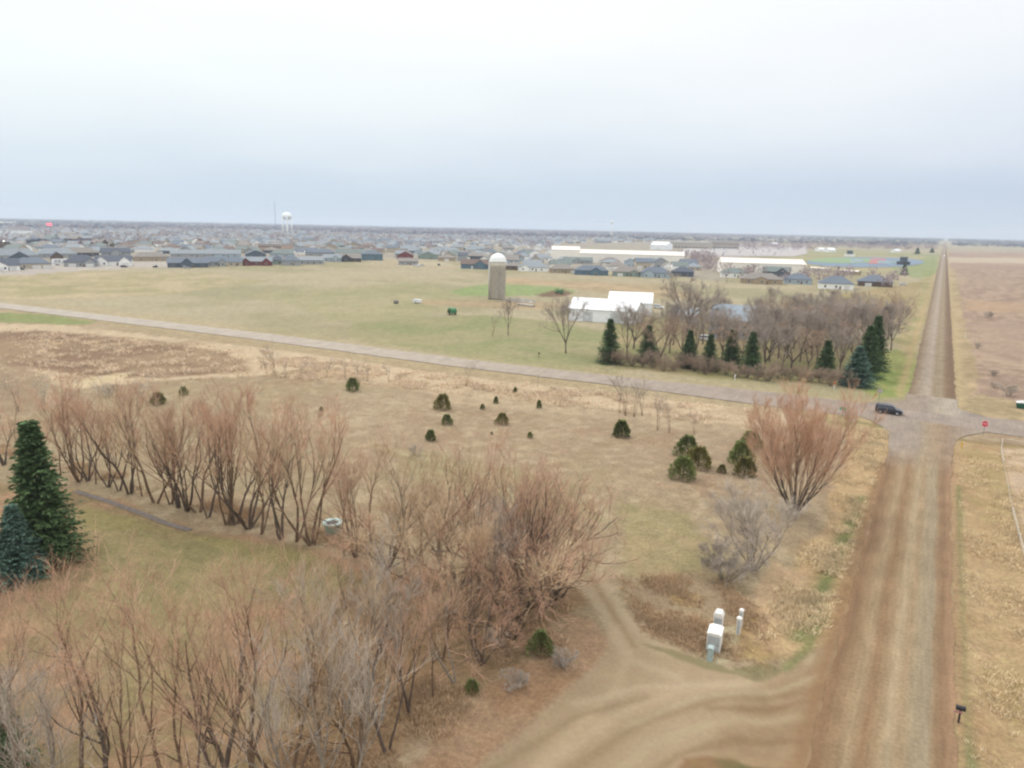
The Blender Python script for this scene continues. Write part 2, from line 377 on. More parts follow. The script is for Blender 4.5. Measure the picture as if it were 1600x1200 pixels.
# school sports ground far ahead, paved yards
poly([(1090,380),(1260,384),(1265,398),(1140,402),(1060,398)], (186,176,172), soft=1)
poly([(1215,400),(1250,392),(1330,390),(1480,398),(1470,420),(1400,425),(1262,424)], (162,160,118), (178,168,130), n4, soft=1)
poly([(1390,415),(1462,400),(1466,425),(1440,436),(1400,428)], (146,160,106), soft=1.5, a=.7)
C *= KALB
C *= (1 + ((n1-.5)*.22 + (fbm(gx/1.1, gy/1.1, 9, 2)-.5)*.18)*NZ)[:, None]
zz = gz(gx, gy)
zz = np.where(gr > 2500, 0, zz)
Vg = np.stack((gx, gy, zz), 1)
i0 = np.arange(nr-1)[:, None]*na; j0 = np.arange(na)[None, :]; j1 = (j0+1) % na
Fg = np.stack((i0+j0, i0+na+j0, i0+na+j1, i0+j1), -1).reshape(-1, 4)[:, ::-1]
Vg = np.vstack((Vg, [[0, 0, 0]])); Ft = np.stack((np.arange(na), (np.arange(na)+1) % na, np.full(na, len(Vg)-1)), 1)
gme = np_mesh('ground', Vg, [Fg, Ft]); col_attr(gme, np.vstack((C, C[:1])))
na_ = gme.attributes.new('rough_cover', 'FLOAT', 'POINT'); na_.data.foreach_set('value', np.append(NZ, 1).astype(np.float32))
def ground_mat():
    m = bpy.data.materials.new('ground_cover'); m.use_nodes = True; t = m.node_tree; b = t.nodes['Principled BSDF']
    b.inputs['Roughness'].default_value = .95; b.inputs['Specular IOR Level'].default_value = .1
    a = N(t, 'ShaderNodeVertexColor', layer_name='Col'); tcn = N(t, 'ShaderNodeTexCoord')
    v = None
    for s, lo, hi, d in ((2.6, .76, 1.24, 7), (.55, .86, 1.14, 5), (9, .8, 1.2, 5)):
        n = N(t, 'ShaderNodeTexNoise'); n.inputs['Scale'].default_value = s; n.inputs['Detail'].default_value = d; n.inputs['Roughness'].default_value = .65
        t.links.new(tcn.outputs['Object'], n.inputs['Vector'])
        r = N(t, 'ShaderNodeMapRange'); r.inputs[1].default_value = .3; r.inputs[2].default_value = .7; r.inputs[3].default_value = lo; r.inputs[4].default_value = hi
        t.links.new(n.outputs[0], r.inputs[0])
        if v is None: v = r.outputs[0]
        else:
            q = N(t, 'ShaderNodeMath', operation='MULTIPLY'); t.links.new(v, q.inputs[0]); t.links.new(r.outputs[0], q.inputs[1]); v = q.outputs[0]
    ra = N(t, 'ShaderNodeAttribute', attribute_name='rough_cover'); s1 = N(t, 'ShaderNodeMath', operation='SUBTRACT'); s1.inputs[1].default_value = 1; t.links.new(v, s1.inputs[0])
    s2 = N(t, 'ShaderNodeMath', operation='MULTIPLY_ADD'); s2.inputs[2].default_value = 1; t.links.new(s1.outputs[0], s2.inputs[0]); t.links.new(ra.outputs['Fac'], s2.inputs[1]); v = s2.outputs[0]
    hs = N(t, 'ShaderNodeHueSaturation'); t.links.new(a.outputs['Color'], hs.inputs['Color']); t.links.new(v, hs.inputs['Value'])
    n = N(t, 'ShaderNodeTexNoise'); n.inputs['Scale'].default_value = 1.3; t.links.new(tcn.outputs['Object'], n.inputs['Vector'])
    r = N(t, 'ShaderNodeMapRange'); r.inputs[3].default_value = .485; r.inputs[4].default_value = .515; t.links.new(n.outputs[0], r.inputs[0]); t.links.new(r.outputs[0], hs.inputs['Hue'])
    t.links.new(hs.outputs[0], b.inputs['Base Color']); return m
g = link('ground', gme, ground_mat(), smooth=True); tag(g, kind='structure')
del n3, n4

# ------------------------------------------------------------------ roads
def strip(name, ys, xl, xr, nx, z, m, along='y', crown=.05, rag0=0):
    """road sheet: stations ys, left and right edge functions"""
    t = np.linspace(0, 1, nx)
    L = xl(ys); Rr = xr(ys)
    a = L[:, None]*(1-t)+Rr[:, None]*t; b = np.repeat(ys[:, None], nx, 1)
    zc = z + crown*(1-(2*t-1)**2)[None, :] + 0*a
    if rag0:
        zc = zc - .074*(1-sstep(b, ys[0]+1, ys[0]+9))
        wv = (fbm(a/1.3, a*0+rag0, 50, 3)-.5)*rag0*2; b = b + wv*np.clip(1-(b-ys[0])/6, 0, 1)
    V = np.stack((a, b, zc) if along == 'y' else (b, a, zc), -1).reshape(-1, 3)
    i = np.arange(len(ys)-1)[:, None]*nx; j = np.arange(nx-1)[None, :]
    Fq = np.stack((i+j, i+j+1, i+nx+j+1, i+nx+j), -1).reshape(-1, 4)
    if along != 'y': Fq = Fq[:, ::-1]
    o = link(name, np_mesh(name, V, Fq), m, smooth=True); tag(o, kind='structure'); return o
def road_mat(name, stops, axis, width, x0, wob=.35, stretch=.03, nscale=1.0, fade=None):
    """stops across the road given as (metres, sRGB); streaks run along it"""
    m = bpy.data.materials.new(name); m.use_nodes = True; t = m.node_tree; b = t.nodes['Principled BSDF']
    b.inputs['Roughness'].default_value = .92; b.inputs['Specular IOR Level'].default_value = .15
    tcn = N(t, 'ShaderNodeTexCoord'); s = N(t, 'ShaderNodeSeparateXYZ'); t.links.new(tcn.outputs['Object'], s.inputs[0])
    n = N(t, 'ShaderNodeTexNoise'); n.inputs['Scale'].default_value = 1; n.inputs['Detail'].default_value = 3
    mpn = N(t, 'ShaderNodeMapping'); mpn.inputs['Scale'].default_value = (.25, .05, 1) if axis == 0 else (.05, .25, 1)
    t.links.new(tcn.outputs['Object'], mpn.inputs[0]); t.links.new(mpn.outputs[0], n.inputs['Vector'])
    q = N(t, 'ShaderNodeMath', operation='MULTIPLY_ADD'); q.inputs[1].default_value = wob*2
    t.links.new(n.outputs[0], q.inputs[0]); t.links.new(s.outputs[axis], q.inputs[2])
    r = N(t, 'ShaderNodeMapRange'); r.inputs[1].default_value = x0+wob; r.inputs[2].default_value = x0+width+wob
    t.links.new(q.outputs[0], r.inputs[0])
    rp = ramp(t, [((p-x0)/width, tuple(v*KALB for v in lin(c))) for p, c in stops], r.outputs[0])
    v = None
    for sc_, lo, hi, st in ((1.0, .90, 1.10, (3.2, stretch*6, 1) if axis == 0 else (stretch*6, 3.2, 1)), (3.5, .86, 1.14, (1, 1, 1)), (.5, .88, 1.12, (1, .5, 1))):
        n = N(t, 'ShaderNodeTexNoise'); n.inputs['Scale'].default_value = sc_*nscale; n.inputs['Detail'].default_value = 5
        mm = N(t, 'ShaderNodeMapping'); mm.inputs['Scale'].default_value = st
        t.links.new(tcn.outputs['Object'], mm.inputs[0]); t.links.new(mm.outputs[0], n.inputs['Vector'])
        rr_ = N(t, 'ShaderNodeMapRange'); rr_.inputs[1].default_value = .3; rr_.inputs[2].default_value = .7; rr_.inputs[3].default_value = lo; rr_.inputs[4].default_value = hi
        t.links.new(n.outputs[0], rr_.inputs[0])
        if v is None: v = rr_.outputs[0]
        else:
            k = N(t, 'ShaderNodeMath', operation='MULTIPLY'); t.links.new(v, k.inputs[0]); t.links.new(rr_.outputs[0], k.inputs[1]); v = k.outputs[0]
    colr = rp.outputs[0]
    if fade:                                    # asphalt silts over with gravel towards one end
        st2, x2, w2, ya, yb = fade
        r2 = N(t, 'ShaderNodeMapRange'); r2.inputs[1].default_value = x2+wob; r2.inputs[2].default_value = x2+w2+wob; t.links.new(q.outputs[0], r2.inputs[0])
        rp2 = ramp(t, [((p-x2)/w2, tuple(v_*KALB for v_ in lin(c))) for p, c in st2], r2.outputs[0])
        nn = N(t, 'ShaderNodeTexNoise'); nn.inputs['Scale'].default_value = .8; nn.inputs['Detail'].default_value = 5; t.links.new(tcn.outputs['Object'], nn.inputs['Vector'])
        fa = N(t, 'ShaderNodeMath', operation='MULTIPLY_ADD'); fa.inputs[1].default_value = 9; t.links.new(nn.outputs[0], fa.inputs[0]); t.links.new(s.outputs[1], fa.inputs[2])
        fr = N(t, 'ShaderNodeMapRange'); fr.inputs[1].default_value = ya+4.5; fr.inputs[2].default_value = yb+4.5; t.links.new(fa.outputs[0], fr.inputs[0])
        mxx = N(t, 'ShaderNodeMixRGB'); t.links.new(fr.outputs[0], mxx.inputs[0]); t.links.new(rp2.outputs[0], mxx.inputs[1]); t.links.new(rp.outputs[0], mxx.inputs[2]); colr = mxx.outputs[0]
    hs = N(t, 'ShaderNodeHueSaturation'); t.links.new(colr, hs.inputs['Color']); t.links.new(v, hs.inputs['Value'])
    t.links.new(hs.outputs[0], b.inputs['Base Color']); return m
near_stops = [(-3.7, (158,126,94)), (-3.0, (142,113,85)), (-2.2, (156,129,98)), (-1.3, (170,147,115)), (-.45, (153,123,92)), (.3, (164,139,107)), (1.0, (178,158,127)), (1.7, (169,145,113)), (2.3, (168,150,121)), (3.2, (165,149,122)), (3.7, (156,129,99)), (4.2, (148,119,91)), (5.3, (172,139,108))]
gm_near = road_mat('gravel_near', near_stops, 0, 9.2, -3.8, wob=.55)
ys1 = np.concatenate((np.arange(-30, 20, 5.), np.arange(20, 128, .8)))
strip('gravel_road', ys1, lambda y: -3.45+(fbm(y/2.2, y*0, 31, 3)-.5)*.7 - .5*sstep(y, 100, 118)*0, lambda y: 5.0+(fbm(y/2.0, y*0+7, 32, 3)-.5)*.6, 14, .0, gm_near)
far_stops = [(-3.6, (166,142,112)), (-2.7, (140,118,94)), (-1.6, (158,138,114)), (-.2, (172,156,136)), (1.0, (180,164,146)), (2.2, (160,142,116)), (3.4, (164,146,120)), (4.6, (140,116,92)), (5.9, (128,104,82)), (7.2, (170,146,114))]
gm_far = road_mat('gravel_far', far_stops, 0, 11, -3.7)
ys2 = np.concatenate((np.arange(162, 300, 1.5), np.geomspace(300, 6000, 260)))
strip('gravel_road', ys2, lambda y: -2.6+(fbm(y/3, y*0, 33, 3)-.5)*.9 - .8*sstep(y, 300, 900), lambda y: 6.3+(fbm(y/3, y*0+5, 34, 3)-.5)*.9, 14, .0, gm_far)
def asphalt_mat():
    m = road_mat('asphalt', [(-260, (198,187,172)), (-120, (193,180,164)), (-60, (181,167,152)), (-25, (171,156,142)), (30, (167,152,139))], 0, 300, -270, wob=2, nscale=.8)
    return m
am = asphalt_mat()
xs = np.concatenate((np.geomspace(-3000, -340, 60), np.arange(-338, 90, 1.6)))
xs = np.concatenate((-np.geomspace(3000, 340, 60), np.arange(-338, 90, 1.6)))
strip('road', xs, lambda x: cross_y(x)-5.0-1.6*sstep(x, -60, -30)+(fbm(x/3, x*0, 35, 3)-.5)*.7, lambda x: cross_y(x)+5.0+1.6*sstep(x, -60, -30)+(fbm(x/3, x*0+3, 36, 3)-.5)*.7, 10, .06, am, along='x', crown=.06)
# apron of the junction, flaring into the cross road
ap = lambda y: np.clip((y-136)/13, 0, 1)**2.2*7 + sstep(y, 125, 142)*.8
ys3 = np.arange(113, 150, .8)
strip('road', ys3, lambda y: -3.6+.9*(1-sstep(y, 113, 120))-ap(y)+(fbm(y/2, y*0, 37, 3)-.5)*.5, lambda y: 5.2-1.2*(1-sstep(y, 112, 117))+ap(y)*.8+(fbm(y/2, y*0+3, 38, 3)-.5)*.5, 26, .085,
      road_mat('apron', [(-12, (170,155,139)), (-2.5, (168,153,138)), (0, (165,150,134)), (1.2, (168,150,126)), (3.0, (172,149,121)), (4.3, (160,137,114)), (9, (167,152,137))], 0, 26, -13, wob=.35, fade=(near_stops, -3.8, 9.2, 116, 130)), crown=.05, rag0=1.2)
ys4 = np.arange(158, 176, .8)
strip('road', ys4, lambda y: -3.0-(1-sstep(y, 158, 169))*8+(fbm(y/2, y*0, 39, 3)-.5)*.5, lambda y: 6.6+(1-sstep(y, 158, 167))*7+(fbm(y/2, y*0+3, 40, 3)-.5)*.5, 12, .075,
      road_mat('apron_far', [(-12, (160,146,138)), (-2.5, (166,150,132)), (1, (164,148,134)), (3.0, (178,164,144)), (5.2, (184,172,154)), (9, (160,146,136))], 0, 26, -13, wob=.6), crown=.02)
# strip of dark gravel path along the row of trees by the lawn
pp = [at(118, 769), at(165, 783), at(215, 800), at(262, 818), at(298, 828)]
mbp = MB()
for p, q in zip(pp[:-1], pp[1:]):
    d = (q-p)/np.linalg.norm(q-p); nn = np.array((-d[1], d[0], 0))*.4
    for k in range(4):
        a = p+(q-p)*k/4; b = p+(q-p)*(k+1)/4
        za = float(gz(a[0], a[1]))+.05; zb_ = float(gz(b[0], b[1]))+.05
        mbp.add([(a[0]-nn[0], a[1]-nn[1], za), (b[0]-nn[0], b[1]-nn[1], zb_), (b[0]+nn[0], b[1]+nn[1], zb_), (a[0]+nn[0], a[1]+nn[1], za)], [(0,1,2,3)])
tag(mbp.build('path', pm('dark_gravel', (130,119,110), var=.3, scale=3)), kind='structure')
#PART2 ------------------------------------------------------------- plants
def unit(v): return v/np.maximum(np.linalg.norm(v, axis=-1, keepdims=True), 1e-9)
def tubes(P, Rd, sides):
    """P (B,N,3) polylines with radii (B,N) -> vertices, quads"""
    B_, N_, _ = P.shape
    T = unit(np.concatenate((P[:, 1:]-P[:, :-1], P[:, -1:]-P[:, -2:-1]), 1))
    ref = np.where(np.abs(T[..., 2:3]) > .9, np.array((1., 0, 0)), np.array((0, 0, 1.)))
    a = unit(np.cross(T, ref)); b = np.cross(T, a)
    ph = np.arange(sides)*2*math.pi/sides
    V = P[:, :, None, :] + Rd[:, :, None, None]*(a[:, :, None, :]*np.cos(ph)[None, None, :, None] + b[:, :, None, :]*np.sin(ph)[None, None, :, None])
    k = np.arange(sides); k2 = (k+1) % sides
    i = (np.arange(B_)[:, None, None]*N_ + np.arange(N_-1)[None, :, None])*sides
    Q = np.stack((i+k, i+k2, i+sides+k2, i+sides+k), -1).reshape(-1, 4)
    return V.reshape(-1, 3), Q
def join(parts):
    vs = []; fs = []; b = 0
    for V, Q in parts:
        vs.append(V); fs.append(Q+b); b += len(V)
    return np.vstack(vs), fs
def grow(rng, p, d, L, r0, r1, n, wob, up):
    """a set of branches at once: p,d (B,3), L,r0,r1 (B,)"""
    pts = [p]; d = unit(d)
    for k in range(n-1):
        d = unit(d + rng.normal(0, wob, d.shape) + np.array((0, 0, up)))
        pts.append(pts[-1] + d*(L/(n-1))[:, None])
    P = np.stack(pts, 1); t = np.linspace(0, 1, n)[None, :]
    return P, r0[:, None]*(1-t)+r1[:, None]*t
def children(rng, P, Rd, cnt, t0, ang, lenf, lvar, rf, taper=.75):
    """start points and directions for child branches along parents"""
    B_, N_, _ = P.shape
    bi = np.repeat(np.arange(B_), cnt); m = len(bi)
    t = t0 + (1-t0)*rng.random(m)**.85
    s = t*(N_-1); i = np.minimum(s.astype(int), N_-2); f = (s-i)[:, None]
    p = P[bi, i]*(1-f) + P[bi, i+1]*f; d = unit(P[bi, i+1]-P[bi, i])
    r = (Rd[bi, i]*(1-f[:, 0]) + Rd[bi, i+1]*f[:, 0])
    w = unit(np.cross(d, rng.normal(0, 1, (m, 3)))); a = ang*(.6+.8*rng.random(m))[:, None]
    L0 = np.linalg.norm(P[:, 1:]-P[:, :-1], axis=-1).sum(1)[bi]
    L = L0*lenf*(1-lvar+2*lvar*rng.random(m))*(1-taper*(t-t0)/(1-t0+1e-6)*.7)
    return p, unit(d*np.cos(a)+w*np.sin(a)), L, r*rf, t
def bare_tree(name, seed, Ht, stems=3, lean=.25, l1=9, l2=6, l3=5, tw=4, spread=.5, up=.10, trunk_r=.16, twl=1.1, twr=.011, bark=None, twig=None, single=0.0, lf=.42, t1=.28, wb=1.0):
    """root empty with a trunk mesh (stems and limbs) and a crown mesh (branchlets and twigs)"""
    rng = np.random.default_rng(seed)
    root = empty(name)
    th = rng.random()*6.28 + np.arange(stems)*6.283/stems + rng.normal(0, .35, stems)
    ln = lean*(.5+rng.random(stems))
    d = np.stack((np.cos(th)*ln, np.sin(th)*ln, np.ones(stems)), 1)
    p = np.stack((np.cos(th)*trunk_r*1.1, np.sin(th)*trunk_r*1.1, np.full(stems, -.15)), 1)*(stems > 1) + np.array((0, 0, -.15))*(stems == 1)
    parts = []
    if single:                                    # one bole that forks at height `single`
        P0, R0 = grow(rng, np.array([[0, 0, -.15]]), np.array([[rng.normal(0, .05), rng.normal(0, .05), 1]]), np.array([single]), np.array([trunk_r*1.5]), np.array([trunk_r*1.1]), 5, .04, .05)
        parts.append(tubes(P0, R0, 7)); p = np.repeat(P0[:, -1], stems, 0) - np.array((0, 0, .1))
    L = (Ht-single)*(.8+.25*rng.random(stems)); L[0] = (Ht-single)
    rr0 = trunk_r*(.75+.4*rng.random(stems))
    Ps, Rs = grow(rng, p, d, L*.93, rr0, rr0*.12, 11, .09*wb, up)
    parts.append(tubes(Ps, Rs, 6))
    q, dd, L1, r1, _ = children(rng, Ps, Rs, l1, t1, spread, lf, .35, .55)
    P1, R1 = grow(rng, q, dd, L1, r1, r1*.2, 7, .11*wb, up*1.6); parts.append(tubes(P1, R1, 5))
    V, Q = join(parts); link('trunk', np_mesh('trunk', V, Q), bark, root, True)
    cp = []
    q, dd, L2, r2, _ = children(rng, P1, R1, l2, .15, spread*1.1, .5, .35, .6)
    P2, R2 = grow(rng, q, dd, L2, np.maximum(r2, twr*1.3), np.full(len(L2), twr), 5, .12*wb, up*1.6); cp.append(tubes(P2, R2, 3))
    q, dd, L3, r3, _ = children(rng, P2, R2, l3, .1, spread, .55, .35, .6)
    L3 = np.clip(L3, twl*.5, twl*1.6); P3, R3 = grow(rng, q, dd, L3, np.full(len(L3), twr*.95), np.full(len(L3), twr*.6), 4, .10*wb, up*1.6); cp.append(tubes(P3, R3, 3))
    if tw:
        q, dd, L4, r4, _ = children(rng, P3, R3, tw, .1, spread*.9, .6, .3, 1)
        L4 = np.clip(L4, twl*.35, twl); P4, R4 = grow(rng, q, dd, L4, np.full(len(L4), twr*.75), np.full(len(L4), twr*.4), 3, .08, up*2); cp.append(tubes(P4, R4, 3))
        q, dd, L5, r5, _ = children(rng, Ps[:, 4:], Rs[:, 4:], l1*tw, .1, spread, .2, .3, 1)
        L5 = np.clip(L5, twl*.4, twl); P5, R5 = grow(rng, q, dd, L5, np.full(len(L5), twr*.9), np.full(len(L5), twr*.5), 3, .06, up*2); cp.append(tubes(P5, R5, 3))
    V, Q = join(cp); link('crown', np_mesh('crown', V, Q), twig, root)
    return root
bark = pm('bark_brown', (122,100,80), k=.85, var=.3, scale=2.5, objvar=.15)
bark_d = pm('bark_dark', (104,90,78), k=.85, var=.3, scale=2.5, objvar=.15)
bark_g = pm('bark_grey', (152,142,128), k=.85, var=.25, scale=3, objvar=.15)
tw_o = pm('twigs_orange', (196,160,134), k=1.05, var=.15, island=.35, objvar=.14, scale=.4)
tw_t = pm('twigs_tan', (200,176,144), k=1.05, var=.15, island=.35, objvar=.15, scale=.4)
tw_g = pm('twigs_grey', (186, 174, 160), k=1.05, var=.15, island=.3, objvar=.12, scale=.4)
tw_p = pm('twigs_dull', (164,152,142), k=1.05, var=.15, island=.3, objvar=.15, scale=.4)

ORD = ['leftmost', 'second from the left', 'third from the left', 'fourth from the left', 'fifth from the left', 'sixth from the left', 'seventh from the left', 'eighth from the left', 'ninth from the left', 'tenth from the left',
       'eleventh from the left', 'twelfth from the left', 'thirteenth from the left', 'fourteenth from the left', 'fifteenth from the left', 'sixteenth from the left', 'seventeenth from the left', 'eighteenth from the left', 'nineteenth from the left', 'twentieth from the left',
       'twenty-first from the left', 'twenty-second from the left', 'twenty-third from the left', 'twenty-fourth from the left', 'twenty-fifth from the left', 'twenty-sixth from the left', 'twenty-seventh from the left', 'twenty-eighth from the left', 'twenty-ninth from the left', 'thirtieth from the left']
PENDING = {}
def row(key, o, look, tail, px, cat, group):
    """collect a repeat; labels are written once all of its row is placed"""
    PENDING.setdefault(key, []).append((px, o, look, tail, cat, group))
def write_rows():
    for key, L in PENDING.items():
        L.sort(key=lambda e: e[0])
        for i, (px, o, look, tail, cat, group) in enumerate(L):
            n = len(L)
            w = '' if n == 1 else (', rightmost' if i == n-1 else ', '+ORD[i] if i < len(ORD) else '')
            tag(o, (look + w + ' ' + tail).strip(), cat, group)
def place(o, px, py, H0=None, top=None, rz=None, hmax=99, wscale=1.0):
    p = at(px, py); z = float(gz(p[0], p[1]))
    o.location = (float(p[0]), float(p[1]), z)
    if rz is not None: o.rotation_euler = (0, 0, rz)
    if top is not None:
        h = min(height_to(px, py, top), hmax); s = h/H0; o.scale = (s*wscale, s*wscale, s)
    return o
rnd = random.Random(11)

# protos: each is used for the first tree of its kind, later ones are copies
protos = {}
used = set()
def take(key):
    root, H0 = protos[key]
    if key in used: return copy_tree(root), H0
    used.add(key); return root, H0
W_ = dict(lf=.52, wb=1.15, up=.075)
protos['wa'] = (bare_tree('bare_willow', 1, 12, 4, .30, 8, 5, 4, 2, .42, trunk_r=.15, twl=1.7, twr=.0095, bark=bark, twig=tw_o, **W_), 12)
protos['wb'] = (bare_tree('bare_willow', 2, 12, 3, .24, 8, 5, 4, 2, .40, trunk_r=.17, twl=1.7, twr=.0095, bark=bark_d, twig=tw_o, **W_), 12)
protos['wc'] = (bare_tree('bare_willow', 3, 12, 2, .35, 10, 5, 4, 2, .42, trunk_r=.16, twl=1.6, twr=.0095, bark=bark, twig=tw_t, **W_), 12)
protos['wd'] = (bare_tree('bare_willow', 4, 12, 5, .42, 7, 5, 4, 2, .38, trunk_r=.13, twl=1.8, twr=.0095, bark=bark_d, twig=tw_o, **W_), 12)
protos['ga'] = (bare_tree('pale_bare_tree', 5, 12, 3, .22, 8, 5, 4, 3, .42, trunk_r=.14, twl=1.4, twr=.009, bark=bark_g, twig=tw_g, **W_), 12)
protos['gb'] = (bare_tree('pale_bare_tree', 6, 12, 2, .30, 9, 5, 4, 3, .45, trunk_r=.15, twl=1.4, twr=.009, bark=bark_g, twig=tw_t, **W_), 12)
F_ = dict(lf=.55, wb=1.2, up=.09)                # thinner trees for the front hedge
protos['xa'] = (bare_tree('bare_willow', 12, 12, 2, .34, 8, 5, 4, 3, .52, trunk_r=.15, twl=1.5, twr=.0075, bark=bark_d, twig=tw_o, **F_), 12)
protos['xb'] = (bare_tree('bare_willow', 13, 12, 1, .22, 14, 5, 4, 3, .55, trunk_r=.17, twl=1.5, twr=.0075, bark=bark, twig=tw_o, **F_), 12)
protos['xc'] = (bare_tree('bare_willow', 14, 12, 2, .42, 8, 5, 4, 3, .5, trunk_r=.15, twl=1.4, twr=.0075, bark=bark, twig=tw_t, **F_), 12)
protos['xg'] = (bare_tree('pale_bare_tree', 15, 12, 2, .26, 9, 5, 4, 3, .52, trunk_r=.14, twl=1.3, twr=.0075, bark=bark_g, twig=tw_g, **F_), 12)
protos['ya'] = (bare_tree('bare_willow', 16, 10, 5, .60, 8, 5, 4, 2, .5, trunk_r=.14, twl=1.6, twr=.0095, bark=bark_d, twig=tw_o, lf=.5, wb=1.5, up=.05), 10)
protos['yb'] = (bare_tree('bare_willow', 17, 10, 4, .75, 8, 5, 4, 3, .55, trunk_r=.15, twl=1.5, twr=.0095, bark=bark, twig=tw_t, lf=.5, wb=1.6, up=.05), 10)
protos['sw'] = (bare_tree('shrub_willow', 7, 13, 18, .66, 8, 5, 5, 4, .36, .05, .09, 2.0, .0105, bark_d, tw_o, lf=.5, wb=.5, t1=.15), 13)
protos['sg'] = (bare_tree('grey_shrub', 8, 8, 8, .62, 9, 6, 6, 4, .6, .06, .09, .9, .010, bark_g, tw_g, lf=.5, t1=.15), 8)

# row behind the lawn
A_row = [(95,748,640,'xb'),(138,752,640,'wd'),(186,768,640,'xa'),(280,792,640,'wb'),(310,800,632,'wc'),(440,842,668,'wb'),(7,727,625,'wb'),(64,738,650,'wc'),(125,753,604,'wa'),(150,757,640,'xb'),(170,762,640,'wd'),(203,772,608,'wb'),(222,776,655,'xb'),(244,785,596,'wc'),(267,787,670,'wa'),(293,797,634,'wd'),(325,808,664,'xa'),(355,818,606,'wa'),(369,818,660,'wb'),(388,825,626,'wd'),(408,833,665,'wc'),(463,845,650,'wc'),(488,852,618,'wa')]
looks = {'wa': 'bare willow with a spreading fan of orange twigs', 'wb': 'upright bare willow with dark bark and orange twigs', 'wc': 'bare two-stemmed willow with tan twigs', 'wd': 'low-forking many-stemmed willow with orange twigs', 'ga': 'pale grey bare tree with upright branches', 'gb': 'pale two-stemmed bare tree'}
shortl = {'wa': 'fan-shaped orange willow', 'wb': 'upright dark-barked willow', 'wc': 'two-stemmed tan willow', 'wd': 'many-stemmed orange willow', 'ga': 'upright pale grey tree', 'gb': 'two-stemmed pale tree', 'xa': 'thin orange-twigged willow', 'xb': 'straight thin willow', 'xc': 'thin leaning tan willow', 'xg': 'thin pale grey tree', 'ya': 'wide low-forking orange willow', 'yb': 'sprawling tan willow'}
def tree_row(key, rows_, tail, group, hmax=14.5, sc_=1.0):
    for (bx, by, ty, k) in rows_:
        o, H0 = take(k)
        place(o, bx, by, H0, ty, rnd.random()*6.28, hmax, rnd.uniform(.9, 1.15)*sc_)
        row(key, o, shortl[k], tail, bx, 'tree', group)
tree_row('A', A_row, 'in the row behind the lawn', 'bare trees in the row behind the lawn')
B_row = [(538,870,740,'xb'),(680,925,760,'yb'),(556,872,730,'wa'),(582,880,712,'xb'),(606,890,738,'ya'),(636,896,706,'gb'),(664,903,730,'wc'),(694,908,722,'ya'),(722,914,742,'yb'),(750,918,716,'xa'),(782,922,726,'ya'),(812,930,734,'yb'),(838,938,744,'ya'),(868,936,748,'ya'),(762,965,785,'xg'),(800,968,762,'yb'),(846,952,758,'ya'),(700,960,800,'gb')]
tree_row('B', B_row, 'of the thicket in mid picture', 'bare trees of the thicket in mid picture')
D_row = [(575,1075,880,'xa'),(690,1030,860,'xc'),(735,1000,850,'xb'),(800,998,860,'ya'),(752,1036,880,'ya'),(712,1066,900,'gb'),(676,1092,905,'xb'),(640,1112,930,'xa'),(545,1110,862,'ga'),(592,1130,915,'xg'),(606,1175,960,'xa'),(560,1205,950,'xc'),(500,1155,910,'xb')]
tree_row('D', D_row, 'along the litter bank beside the drive', 'bare trees along the litter bank')
C_row = [(-10,1260,1010,'xg'),(45,1255,960,'xb'),(172,1265,985,'xa'),(258,1240,930,'xb'),(375,1255,950,'xa'),(450,1225,950,'xc'),(-40,1230,1000,'xc'),(20,1300,1060,'xg'),(72,1340,1070,'xg'),(128,1240,920,'xb'),(215,1300,1010,'xc'),(300,1280,985,'xb'),(345,1225,940,'xa'),(392,1190,900,'xb'),(430,1280,980,'xc'),(470,1320,1000,'xg'),(540,1330,1010,'xg'),(330,1340,1040,'xa')]
tree_row('C', C_row, 'in the front hedge at bottom left', 'bare trees of the front hedge', 13.5)
o, H0 = take('sw'); place(o, 1241, 803, H0, 606, .4, 14.5, 1.0)
tag(o, 'big fan-shaped willow shrub with orange twigs standing alone beside the gravel road', 'tree')
o, H0 = take('sg'); place(o, 1176, 892, H0, 768, 1.0, 12, 1.05)
tag(o, 'grey many-stemmed shrub with dense fine twigs in front of the big orange willow', 'shrub')
# small twiggy bushes and saplings
protos['bb'] = (bare_tree('bare_bush', 9, 2.6, 10, .8, 6, 5, 5, 3, .6, .02, .035, .5, .009, bark_g, tw_g, lf=.5, t1=.1), 2.6)
protos['sap'] = (bare_tree('bare_sapling', 10, 5, 3, .2, 6, 3, 3, 1, .55, .05, .03, .6, .009, bark, tw_g), 5)
o, H0 = take('bb'); place(o, 1134, 908, H0, 850, 0, 5, 1.1); tag(o, 'low grey twiggy bush left of the grey shrub in the meadow', 'bush')
for bx, by, ty, lab in [(806,1076,1048,'small bare bush at the lower edge of the litter bank'), (880,1045,1018,'tiny brown bush on the litter bank near the drive'), (1545,496,486,'grey bush out in the field right of the far road'), (648,712,696,'small bare bush standing on the old meadow track'),
                        (770,1010,985,'twiggy bush under the trees above the dark green cedar'), (172,620,600,'bare bush in the thicket at the left edge of the meadow'), (1527,545,535,'tall brown bush in the right field beyond the junction'), (1576,618,600,'brown bush behind the green container'), (1553,588,578,'dark little brush in the right field, upper of two'), (1554,606,596,'dark little brush in the right field, lower of two')]:
    o, H0 = take('bb'); place(o, bx, by, H0, ty, rnd.random()*6); tag(o, lab, 'bush')
